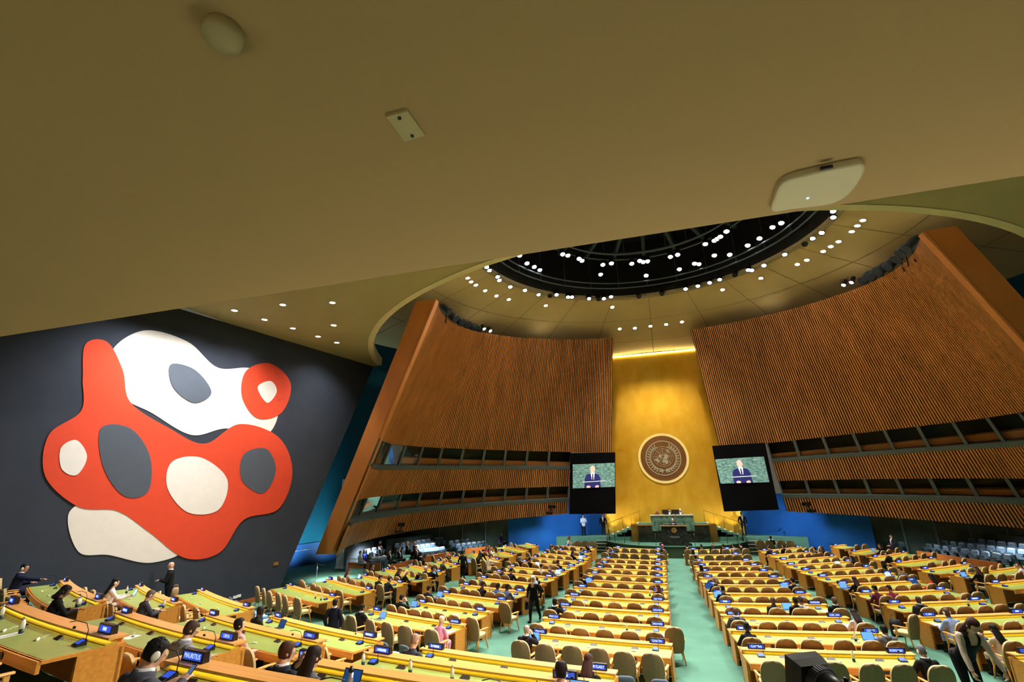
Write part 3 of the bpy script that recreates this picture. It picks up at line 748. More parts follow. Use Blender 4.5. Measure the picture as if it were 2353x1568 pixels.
# ---- chairs
def chair_meshes(kind):
    out = []
    if kind == 'arm':
        wz = [(.30, .215), (.40, .25), (.55, .275), (.68, .28), (.77, .275), (.84, .258), (.90, .230), (.94, .195), (.965, .158), (.98, .115), (.986, .075)]
        def sheet(off, mi, mb, flip):
            rows = []
            for z, w in wz:
                r = []
                for i in range(9):
                    s = -1 + i / 4; r.append((w * s, -.26 - .16 * (z - .30) + .075 * s * s - off, z))
                rows.append(r)
            mb.grid(rows if not flip else [list(reversed(r)) for r in rows], mi, True); return rows
        mb = MB(); a = sheet(.0, 1, mb, True); b = sheet(.05, 0, mb, False)
        ra = [r[0] for r in a] + list(reversed([r[-1] for r in a])); rb = [r[0] for r in b] + list(reversed([r[-1] for r in b]))
        n = len(ra); mb.add(ra + rb, [(i, (i + 1) % n, (i + 1) % n + n, i + n) for i in range(n)], 1)
        out.append(('backrest', mb.mesh('chair_backrest', [TAN, TAN_L])))
        mb = MB(); prof = lambda s, z: [(-.24 * s, -.22, z), (.24 * s, -.22, z), (.26 * s, .10, z), (.22 * s, .24, z), (-.22 * s, .24, z), (-.26 * s, .10, z)]
        mb.strip([prof(.95, .36), prof(1, .38), prof(1, .44), prof(.92, .465)]); out.append(('seat', mb.mesh('chair_seat', TAN_L)))
        for s in (-1, 1):
            mb = MB()
            mb.strip([[(s * .27 - .03 * q, -.25 + .0, .60 + e), (s * .27 + .03 * q, -.25, .60 + e), (s * .305 + .035 * q, .0, .615 + e), (s * .30 + .03 * q, .16, .61 + e), (s * .30 - .03 * q, .16, .61 + e), (s * .295 - .035 * q, .0, .615 + e)] for q, e in ((.8, 0), (1, .012), (.8, .03))])
            mb.hexa([(s * .27 - .018, .08, .33), (s * .27 + .018, .08, .33), (s * .27 + .018, .13, .33), (s * .27 - .018, .13, .33), (s * .30 - .018, .06, .61), (s * .30 + .018, .06, .61), (s * .30 + .018, .12, .61), (s * .30 - .018, .12, .61)])
            out.append(('armrest', mb.mesh('chair_armrest', WOOD_L)))
        for sx in (-1, 1):
            for y0, y1 in ((-.2, -.30), (.16, .22)):
                mb = MB(); mb.tube([(sx * .20, y0, .38), (sx * .25, y1, 0)], [.026, .016], 6); out.append(('leg', mb.mesh('chair_leg', WOOD)))
    else:
        sm = kind == 'blueseat'
        mb = MB(); secs = []
        for z, w, t in ((.40, .18, .03), (.46, .205, .045), (.62, .215, .05), (.76, .205, .048), (.82, .18, .04), (.85, .12, .02)):
            y = -.24 - .18 * (z - .4)
            secs.append([(-w, y - t * .5, z), (-w * .8, y - t, z), (w * .8, y - t, z), (w, y - t * .5, z), (w, y + t * .3, z), (w * .8, y + t * .6, z), (-w * .8, y + t * .6, z), (-w, y + t * .3, z)])
        mb.strip(secs, 0, True, True); out.append(('backrest', mb.mesh('side_chair_backrest', BLUEGREY)))
        mb = MB(); prof = lambda s, z: [(-.22 * s, -.22, z), (.22 * s, -.22, z), (.24 * s, .18, z), (.18 * s, .24, z), (-.18 * s, .24, z), (-.24 * s, .18, z)]
        mb.strip([prof(.95, .37), prof(1, .39), prof(1, .44), prof(.92, .465)]); out.append(('seat', mb.mesh('side_chair_seat', BLUE_L)))
        for sx in (-1, 1):
            for y0, y1 in ((-.2, -.26), (.16, .2)):
                mb = MB(); mb.tube([(sx * .18, y0, .38), (sx * .2, y1, 0)], [.018, .014], 6); out.append(('leg', mb.mesh('side_chair_leg', WOOD)))
    return out
def merge_meshes(parts):
    v, f, mi, sm, mats = [], [], [], [], []
    for _, me in parts:
        o = len(v); v += [tuple(x.co) for x in me.vertices]
        mm = []
        for m in me.materials:
            if m not in mats: mats.append(m)
            mm.append(mats.index(m))
        for p in me.polygons: f.append(tuple(i + o for i in p.vertices)); mi.append(mm[p.material_index]); sm.append(p.use_smooth)
    mb = MB(); mb.v, mb.f, mb.m, mb.sm = v, f, mi, sm
    return mb, mats
CH = {k: chair_meshes(k) for k in ('arm', 'blue')}
CHM = {}
for k in CH:
    mb, mats = merge_meshes(CH[k]); CHM[k] = (mb, mats, mb.mesh(k + '_chair', mats))
def place_chair(kind, p, rot, label, group, parts):
    name = 'delegate_armchair' if kind == 'arm' else 'adviser_chair'
    cat = 'chair'
    if parts:
        t = thing(name, label, cat, p, rot, group)
        for pn, me in CH[kind]: link(pn, me, t)
    else:
        t = link(name, CHM[kind][2], None, p, rot); tag(t, label, cat, group)
    return t
PEOPLE_AT = {}       # filled by the people list: desk -> list of s
def s_of_px(d, px, y=-1.02, z=1.15):
    lim = .6 if z > 1 else -.12
    lo, hi = -d.L / 2 - lim, d.L / 2 + lim
    for _ in range(40):
        m = (lo + hi) / 2
        if project(loc(d, m, y, z))[0] < px: lo = m
        else: hi = m
    return (lo + hi) / 2
# ================================================================== PEOPLE
def V3(*a): return Vector(a)
def ik(a, t, l1, l2, pole):
    d = t - a; L = min(d.length, (l1 + l2) * .995); dn = d.normalized()
    t = a + dn * L
    x = (l1 * l1 - l2 * l2 + L * L) / (2 * L); h = math.sqrt(max(0, l1 * l1 - x * x))
    p = (pole - dn * pole.dot(dn)).normalized()
    return a + dn * x + p * h, t
def capsule(mb, pts, rs, n=10):
    pts = [Vector(p) for p in pts]
    d0 = (pts[0] - pts[1]).normalized(); d1 = (pts[-1] - pts[-2]).normalized()
    P = [pts[0] + d0 * rs[0] * .9, pts[0] + d0 * rs[0] * .55] + pts + [pts[-1] + d1 * rs[-1] * .55, pts[-1] + d1 * rs[-1] * .9]
    Rr = [rs[0] * .35, rs[0] * .82] + list(rs) + [rs[-1] * .82, rs[-1] * .35]
    mb.tube(P, Rr, n)
HEADR = [(-.118, .022, .062, .0), (-.105, .045, .084, -.03), (-.07, .061, .092, -.068), (-.03, .070, .093, -.088), (.01, .0755, .092, -.098), (.05, .076, .087, -.100), (.085, .066, .070, -.088), (.108, .045, .045, -.062), (.119, .015, .014, -.02)]
POSES = {
 'type':  dict(lean=.16, hl=(-.13, .43, .745), hr=(.13, .43, .745), hp=-.28),
 'read':  dict(lean=.30, hl=(-.17, .42, .73), hr=(.15, .46, .735), hp=-.5),
 'fold':  dict(lean=.24, hl=(-.02, .40, .735), hr=(.06, .36, .735), hp=-.15, dl=(1, .3, 0), dr=(-1, .3, 0)),
 'back':  dict(lean=-.10, hl=(-.14, .26, .66), hr=(.14, .26, .66), hp=-.05),
 'lap':   dict(lean=-.05, hl=(-.08, .28, .60), hr=(.08, .26, .60), hp=-.1),
 'face':  dict(lean=.22, hl=(-.15, .42, .74), hr=(.12, .30, 1.03), hp=-.1, dr=(-.3, -.2, 1), elbow=1),
 'phone': dict(lean=.20, hl=(-.04, .42, .98), hr=(.07, .42, .97), hp=-.25, dl=(.2, .3, 1), dr=(-.2, .3, 1)),
 'phonelow': dict(lean=.34, hl=(-.02, .50, .84), hr=(.07, .50, .83), hp=-.45, dl=(.35, .8, .35), dr=(-.35, .8, .35)),
 'reach': dict(lean=.18, hl=(-.16, .36, .72), hr=(.34, .60, .82), hp=-.05, dr=(.5, 1, .1)),
 'stand': dict(stand=1, lean=.02, hl=(-.25, .04, .84), hr=(.25, .04, .84), hp=-.1, dl=(0, .1, -1), dr=(0, .1, -1)),
 'hold':  dict(stand=1, lean=.04, hl=(-.08, .30, 1.12), hr=(.10, .32, 1.10), hp=-.2),
 'walk':  dict(stand=1, walk=1, lean=.05, hl=(-.26, -.04, .86), hr=(.24, .14, .86), hp=-.4, dl=(0, 0, -1), dr=(0, .25, -1)),
 'stoop': dict(stand=1, lean=.62, hl=(-.22, .52, .80), hr=(.24, .50, .70), hp=-.5, dl=(0, .4, -1), dr=(0, .4, -1)),
 'podium': dict(stand=1, lean=.06, hl=(-.22, .34, 1.06), hr=(.22, .34, 1.06), hp=-.1),
 'bend':  dict(stand=1, lean=.85, hl=(-.15, .66, .80), hr=(.15, .66, .82), hp=-.3),
}
BODY_CACHE = {}
def body_geo(pose, fem, vox, hy=0.):
    key = (pose, fem, vox, hy)
    if key in BODY_CACHE: return BODY_CACHE[key]
    c = POSES[pose]; st = c.get('stand'); mb = MB()
    pel = V3(0, 0, .90) if st else V3(0, -.02, .52)
    L = c['lean']; up = V3(0, math.sin(L), math.cos(L)); fw = V3(0, math.cos(L), -math.sin(L))
    sw = .165 if fem else .19
    rings = [(-.10, .125, .10), (-.02, .165, .12), (.10, .140 if fem else .155, .105), (.22, .145 if fem else .162, .112), (.33, sw - .012, .118), (.42, sw - .005, .098), (.47, sw * .68, .078), (.505, .066, .062), (.57, .052, .054), (.60, .05, .05)]
    secs = []
    for t, w, dpt in rings:
        cpt = pel + up * t + fw * (.02 * math.sin(max(0, t) * 5))
        secs.append([tuple(cpt + V3(1, 0, 0) * w * math.cos(2 * PI * k / 18) + fw * dpt * math.sin(2 * PI * k / 18)) for k in range(18)])
    mb.strip(secs)
    bones = [('torso', pel - up * .05, pel + up * .40, .15), ('neck', pel + up * .50, pel + up * .58, .055)]
    # head
    hc = pel + up * .662 + V3(0, .03, 0)
    if st: hc = pel + up * .662 + V3(0, .022, 0)
    HM = Matrix.Translation(hc) @ Matrix.Rotation(hy, 4, 'Z') @ Matrix.Rotation(c['hp'] + (-L * .35), 4, 'X')
    hb = MB(); secs = []
    for z, w, f, b in HEADR:
        cy, ry = (f + b) / 2, (f - b) / 2
        secs.append([(w * math.cos(2 * PI * k / 18), cy + ry * math.sin(2 * PI * k / 18), z) for k in range(18)])
    hb.strip(secs)
    hb.ell((0, .098, -.018), (.013, .02, .024), 8, 6); hb.ell((0, .088, .028), (.05, .014, .012), 10, 5); hb.ell((0, .088, -.065), (.026, .010, .010), 8, 5)
    for s in (-1, 1): hb.ell((s * .077, -.008, -.005), (.012, .026, .034), 8, 6)
    hb.xf(HM); mb.join(hb)
    bones.append(('head', HM @ V3(0, -.01, -.03), HM @ V3(0, -.01, .04), .085))
    # arms
    for s, hk, dk in ((-1, 'hl', 'dl'), (1, 'hr', 'dr')):
        sh = pel + up * .425 + V3(s * (sw - .01), 0, 0)
        pole = V3(s * .7, -.5, -.7) if not c.get('elbow') or s < 0 else V3(.6, .0, -1)
        el, wr = ik(sh, Vector(c[hk]), .275, .25, pole)
        r = .85 if fem else 1.
        capsule(mb, [sh, sh.lerp(el, .5), el], [.062 * r, .052 * r, .043 * r]); capsule(mb, [el, el.lerp(wr, .4), wr], [.043 * r, .041 * r, .028 * r])
        hd = Vector(c[dk]).normalized() if dk in c else ((wr - el).normalized() * .4 + V3(0, 1, 0)).normalized()
        pn = V3(0, 0, -1) if abs(hd.z) < .8 else V3(-s, 0, 0)
        pn = (pn - hd * pn.dot(hd)).normalized(); sd = hd.cross(pn).normalized()
        if sd.dot(V3(-s, 0, 0)) < 0 and abs(hd.z) < .8: sd = -sd       # thumb side points inward
        k0 = wr + hd * .085
        mb.hexa([tuple(p) for p in (wr - sd * .026 - pn * .013, wr + sd * .026 - pn * .013, k0 + sd * .04 - pn * .012, k0 - sd * .038 - pn * .012, wr - sd * .026 + pn * .015, wr + sd * .026 + pn * .015, k0 + sd * .04 + pn * .012, k0 - sd * .038 + pn * .012)])
        fr = .0095
        curl = .9 if pose in ('stand', 'walk', 'phone', 'phonelow', 'stoop') else .55
        for i, (o, fl) in enumerate(((.032, .068), (.011, .078), (-.011, .073), (-.032, .056))):
            a = k0 + sd * o; d1 = (hd * math.cos(curl * .5) + pn * math.sin(curl * .5)); d2 = (hd * math.cos(curl * 1.4) + pn * math.sin(curl * 1.4))
            capsule(mb, [a - hd * .015, a + d1 * fl * .55, a + d1 * fl * .55 + d2 * fl * .5], [fr * 1.05, fr, fr * .85], 7)
        a = wr + hd * .03 + sd * .028; capsule(mb, [a, a + (hd * .6 + sd * .7 + pn * .3).normalized() * .035, a + (hd * .6 + sd * .7 + pn * .3).normalized() * .035 + (hd + pn * .5).normalized() * .03], [fr * 1.25, fr * 1.1, fr * .9], 7)
        bones += [('arm', sh, el, .055), ('farm', el, wr - (wr - el).normalized() * .02, .036), ('hand', wr + hd * .02, k0 + hd * .06, .035)]
    # legs
    for s in (-1, 1):
        hip = pel + V3(s * .088, 0, -.03)
        if st:
            ph = (.18 * s if c.get('walk') else .0)
            kn = V3(s * .095, ph * .9 + .02, .475); an = V3(s * .10, ph * (1.25 if ph > 0 else 1.9) - .01, .085 if ph >= 0 else .12)
            if pose in ('stoop', 'bend'): hip = pel + V3(s * .09, -.08, -.02); kn = V3(s * .1, .02, .475)
        else:
            kn = V3(s * .12, .42, .50); an = V3(s * .12, .36, .09)
        capsule(mb, [hip, hip.lerp(kn, .5), kn], [.092, .078, .057]); capsule(mb, [kn, kn.lerp(an, .35), an], [.055, .056, .037])
        toe = an + V3(s * .02, .15, -.045); heel = an + V3(0, -.03, -.045)
        mb.strip([[tuple(p + V3(w * math.cos(2 * PI * k / 10), 0, .04 * hgt * math.sin(2 * PI * k / 10) + .0)) for k in range(10)] for p, w, hgt in ((heel, .03, .8), (an + V3(0, .02, -.04), .04, 1.1), (toe - V3(0, .05, 0), .045, .9), (toe, .03, .5))])
        bones += [('leg', hip, kn, .075), ('leg', kn, an, .048), ('foot', an + V3(0, 0, -.045), toe, .045)]
    me = mb.mesh('b', BLACK); o = link('b', me)
    md = o.modifiers.new('r', 'REMESH'); md.mode = 'VOXEL'; md.voxel_size = vox; md.use_smooth_shade = True
    md = o.modifiers.new('s', 'SMOOTH'); md.factor = .5; md.iterations = 2 if vox < .012 else 1
    ev = o.evaluated_get(bpy.context.evaluated_depsgraph_get()); m2 = ev.to_mesh()
    nv = len(m2.vertices); co = np.empty(nv * 3); m2.vertices.foreach_get('co', co); co = co.reshape(-1, 3)
    no = np.empty(nv * 3); m2.vertices.foreach_get('normal', no); no = no.reshape(-1, 3)
    faces = [tuple(p.vertices) for p in m2.polygons]
    ev.to_mesh_clear(); bpy.data.objects.remove(o); bpy.data.meshes.remove(me)
    # label each vertex by nearest bone
    dmin = np.full(nv, 1e9); lab = np.zeros(nv, int); names = [b[0] for b in bones]
    for i, (nm, a, b, r) in enumerate(bones):
        a = np.array(a); b = np.array(b); ab = b - a; t = np.clip(((co - a) @ ab) / (ab @ ab), 0, 1)
        dd = np.linalg.norm(co - a - t[:, None] * ab, axis=1) - r
        m = dd < dmin; dmin[m] = dd[m]; lab[m] = i
    vl = [names[i] for i in lab]
    fl = [max(set(q := [vl[i] for i in f]), key=q.count) for f in faces]
    # chest frame for the shirt opening
    upn, fwn, pe = np.array(up), np.array(fw), np.array(pel)
    t = (co - pe) @ upn; fwd = (co - pe) @ fwn
    vopen = (fwd > .04) & (np.abs(co[:, 0]) < .012 + .055 * np.clip((t - .18) / .30, 0, 1)) & (t > .16) & (t < .56)
    fo = [sum(bool(vopen[i]) for i in f) >= 2 for f in faces]
    tt = [float(np.mean([t[i] for i in f])) for f in faces]
    res = dict(co=co, no=no, faces=faces, fl=fl, fo=fo, tt=tt, HM=HM, stand=st, nb=pel + up * .487 + fw * .008, up=up)
    BODY_CACHE[key] = res
    return res
def region_mesh(g, name, keep, off, m):
    co, no = g['co'], g['no']; idx = {}; vs = []; fs = []
    for f, k in zip(g['faces'], keep):
        if not k: continue
        q = []
        for i in f:
            if i not in idx: idx[i] = len(vs); vs.append(tuple(co[i] + no[i] * off))
            q.append(idx[i])
        fs.append(q)
    me = bpy.data.meshes.new(name); me.from_pydata(vs, [], fs); me.materials.append(m)
    me.polygons.foreach_set('use_smooth', [True] * len(fs)); me.update(); return me
FULL_CACHE = {}
def hair_mb(kind):
    mb = MB()
    def cap(sc, front, side=-.035, lo=-.075):
        secs = []
        for z, w, f, b in HEADR:
            if z < lo - .02: continue
            cy, ry = (f + b) / 2, (f - b) / 2; q = []
            for k in range(18):
                a = 2 * PI * k / 18; sn = math.sin(a)
                lim = front if sn > .45 else (side if sn > -.25 else lo)
                s = sc if z >= lim else .86
                q.append((w * s * math.cos(a), cy + ry * s * sn, z + (.012 if z > .08 else 0)))
            secs.append(q)
        return mb.strip(secs, 0, True, True)
    def drape(L, w):
        secs = []
        for z, ww, dd, cy in ((.06, .075, .07, -.03), (-.02, .088, .062, -.045), (-.10, w, .055, -.06), (-.20, w * 1.1, .05, -.075), (-.10 - L * .6, w * 1.05, .045, -.09), (-.10 - L, w * .7, .025, -.10)):
            secs.append([(ww * math.cos(2 * PI * k / 14), cy + dd * math.sin(2 * PI * k / 14), z) for k in range(14)])
        mb.strip(secs, 0, True, True)
    if kind in ('short', 'crop'): cap(1.17 if kind == 'short' else 1.12, .062, -.03 if kind == 'short' else -.01, -.09)
    elif kind == 'thin': cap(1.11, .10, -.01, -.08)
    elif kind == 'curly':
        cap(1.16, .06); r = random.Random(3)
        for i in range(40):
            a, b = r.uniform(-.4, 3.5), r.uniform(.2, 1.4); mb.ell((.084 * math.cos(a) * math.cos(b), -.01 - .1 * math.sin(a) * math.cos(b) * .95, .02 + .105 * math.sin(b)), (.02, .02, .018), 7, 5)
    elif kind == 'long': cap(1.16, .06, -.06, -.1); drape(.26, .10)
    elif kind == 'bob': cap(1.17, .06, -.06, -.1); drape(.08, .095)
    elif kind == 'bun': cap(1.12, .06); mb.ell((0, -.125, .03), (.045, .04, .045), 10, 7)
    elif kind == 'pony': cap(1.12, .06); mb.tube([(0, -.10, .04), (0, -.15, .0), (0, -.15, -.12), (0, -.13, -.22)], [.03, .035, .03, .01], 8)
    elif kind == 'scarf':
        secs = []
        for z, w, f, b in HEADR[1:]:
            cy, ry = (f + b) / 2, (f - b) / 2; q = []
            for k in range(18):
                a = 2 * PI * k / 18; sn = math.sin(a); s = 1.14 if not (sn > .55 and z < .07) else .90
                q.append((w * s * math.cos(a), cy + ry * s * sn, z + (.014 if z > .08 else 0)))
            secs.append(q)
        mb.strip(secs, 0, True, True)
        secs = []
        for z, ww, dd, cy in ((.0, .092, .085, -.03), (-.08, .095, .11, .0), (-.13, .105, .135, .02), (-.19, .15, .16, .02), (-.28, .17, .175, .03), (-.36, .14, .15, .07), (-.46, .06, .08, .12)):
            secs.append([(ww * math.cos(2 * PI * k / 16), cy + dd * math.sin(2 * PI * k / 16) - .03, z) for k in range(16)])
        mb.strip(secs, 0, True, True)
    return mb
HAIR_ME = {}
SKINS = {'l': (214, 166, 140), 'm': (182, 130, 98), 'd': (84, 56, 44), 'b': (120, 82, 60)}
def make_person(p, rot, pose, label, hair='short', hc=(26, 20, 18), sk='l', top=(24, 26, 34), bottom=(22, 23, 28), shirt=(220, 222, 226), suit=True, fem=False, headset=False, glasses=False, near=False, hy=0., group=None, sc=.96, tie=None, sleeve=None):
    vox = .010 if near else .017
    g = body_geo(pose, fem, vox, round(hy, 2))
    skm = skin(SKINS[sk]); tm, bm, sm, shoe = cloth(top), cloth(bottom), cloth(shirt), cloth((20, 18, 18))
    fl, fo, tt = g['fl'], g['fo'], g['tt']
    istop = [(l in ('torso', 'arm', 'farm')) or (l == 'leg' and t > -.06 and not g['stand']) for l, t in zip(fl, tt)]
    if near:
        me = region_mesh(g, 'body', [True] * len(fl), 0, skm)
        o = link('person', me, None, p, rot)
        opening = [a and b for a, b in zip(istop, fo)]
        if suit:
            link('shirt', region_mesh(g, 'shirt', [l == 'torso' for l in fl], .006, sm), o)
            link('jacket', region_mesh(g, 'jacket', [a and not b for a, b in zip(istop, fo)], .021, tm), o)
            def ring(nm, r0, r1, h0, h1, m):
                q = g['up'].to_track_quat('Z', 'Y').to_matrix().to_4x4(); mb = MB(); n = 20; secs = []
                for k in range(n + 1):
                    a = 2 * PI * k / n; c_, s_ = math.cos(a), math.sin(a); dip = -.02 * max(0, s_)
                    secs.append([(r0 * 1.1 * c_, r0 * s_, h0 + dip), (r1 * 1.1 * c_, r1 * s_, h0 + dip), ((r1 - .014) * 1.1 * c_, (r1 - .014) * s_, h1 + dip), ((r0 - .012) * 1.1 * c_, (r0 - .012) * s_, h1 + dip)])
                mb.strip(secs, 0, False, True).xf(Matrix.Translation(g['nb']) @ q).build(nm, m, o)
            ring('collar', .064, .088, .02, .078, sm); ring('jacket_collar', .072, .112, -.03, .052, tm)
            if tie:
                link('tie', region_mesh(g, 'tie', [a and abs(sum(g['co'][i][0] for i in f) / len(f)) < .022 and t < .47 for a, f, t in zip(opening, g['faces'], tt)], .011, cloth(tie)), o)
        else:
            link('top', region_mesh(g, 'top', [a and not (b and t > .36) and not (sleeve and l in ('arm', 'farm')) for a, b, t, l in zip(istop, fo, tt, fl)], .011, tm), o)
            if sleeve: link('sleeve', region_mesh(g, 'sleeve', [l in ('arm', 'farm') for l in fl], .010, cloth(sleeve)), o)
        link('trousers', region_mesh(g, 'trousers', [l == 'leg' for l in fl], .010, bm), o)
        link('shoe', region_mesh(g, 'shoe', [l == 'foot' for l in fl], .006, shoe), o)
    else:
        key = (pose, fem, round(hy, 2), suit)
        if key not in FULL_CACHE:
            me = bpy.data.meshes.new('person_body'); me.from_pydata([tuple(v + n * (.008)) for v, n in zip(g['co'], g['no'])], [], g['faces'])
            for _ in range(5): me.materials.append(BLACK)
            mi = [(1 if (a and not (b and suit)) else 2 if a else 3 if l == 'leg' else 4 if l == 'foot' else 0) for a, b, l in zip(istop, fo, fl)]
            me.polygons.foreach_set('material_index', mi); me.polygons.foreach_set('use_smooth', [True] * len(mi)); me.update()
            FULL_CACHE[key] = me
        o = link('person', FULL_CACHE[key], None, p, rot)
        for i, m in enumerate((skm, tm, sm, bm, shoe)):
            o.material_slots[i].link = 'OBJECT'; o.material_slots[i].material = m
    o.scale = (sc, sc, sc)
    tag(o, label, 'person', group)
    def attach(name, me):
        h = link(name, me, o); h.matrix_local = g['HM']; return h
    if hair != 'bald':
        hk = (hair, tuple(hc))
        if hk not in HAIR_ME: HAIR_ME[hk] = hair_mb(hair).mesh('hair', mat('hair_%d_%d_%d' % tuple(hc), s2l(hc), .72, var=.4, scale=34, stretch=(1, 1, .15), bump=.35, spec=.25))
        attach('headscarf' if hair == 'scarf' else 'hair', HAIR_ME[hk])
    if headset:
        mb = MB()
        for s in (-1, 1): mb.ell((s * .093, -.005, -.01), (.018, .036, .045), 12, 8)
        if 'headset' not in HAIR_ME: HAIR_ME['headset'] = mb.mesh('headset', WHITE)
        attach('earpiece', HAIR_ME['headset'])
    if glasses:
        if 'glasses' not in HAIR_ME:
            mb = MB()
            for s in (-1, 1):
                mb.tube([(s * (.034 + .024 * math.cos(2 * PI * k / 12)), .108, .012 + .018 * math.sin(2 * PI * k / 12)) for k in range(13)], .0025, 5)
                mb.tube([(s * .058, .106, .014), (s * .08, .02, .016), (s * .08, -.02, .01)], .0025, 5)
            mb.tube([(-.01, .11, .014), (.01, .11, .014)], .0025, 5); HAIR_ME['glasses'] = mb.mesh('glasses', BLACK)
        attach('glasses', HAIR_ME['glasses'])
    if near or pose in ('walk',):
        if 'eyes' not in HAIR_ME:
            mb = MB()
            for s in (-1, 1): mb.ell((s * .032, .086, .012), (.013, .007, .007), 8, 6); mb.ell((s * .032, .0905, .012), (.006, .004, .006), 8, 6, 1)
            HAIR_ME['eyes'] = mb.mesh('eyes', [WHITE, BLACK])
            mb = MB(); mb.ell((0, .094, -.066), (.022, .006, .006), 8, 5); HAIR_ME['mouth'] = mb.mesh('mouth', mat('lips', s2l((150, 84, 76)), .5))
        attach('eye', HAIR_ME['eyes']); attach('mouth', HAIR_ME['mouth'])
    return o
BK, BR, GR, WH, BL = (18, 15, 14), (58, 36, 24), (128, 124, 120), (214, 210, 204), (206, 184, 132)
NAVY, DK, CHAR = (22, 28, 54), (16, 17, 20), (56, 58, 66)
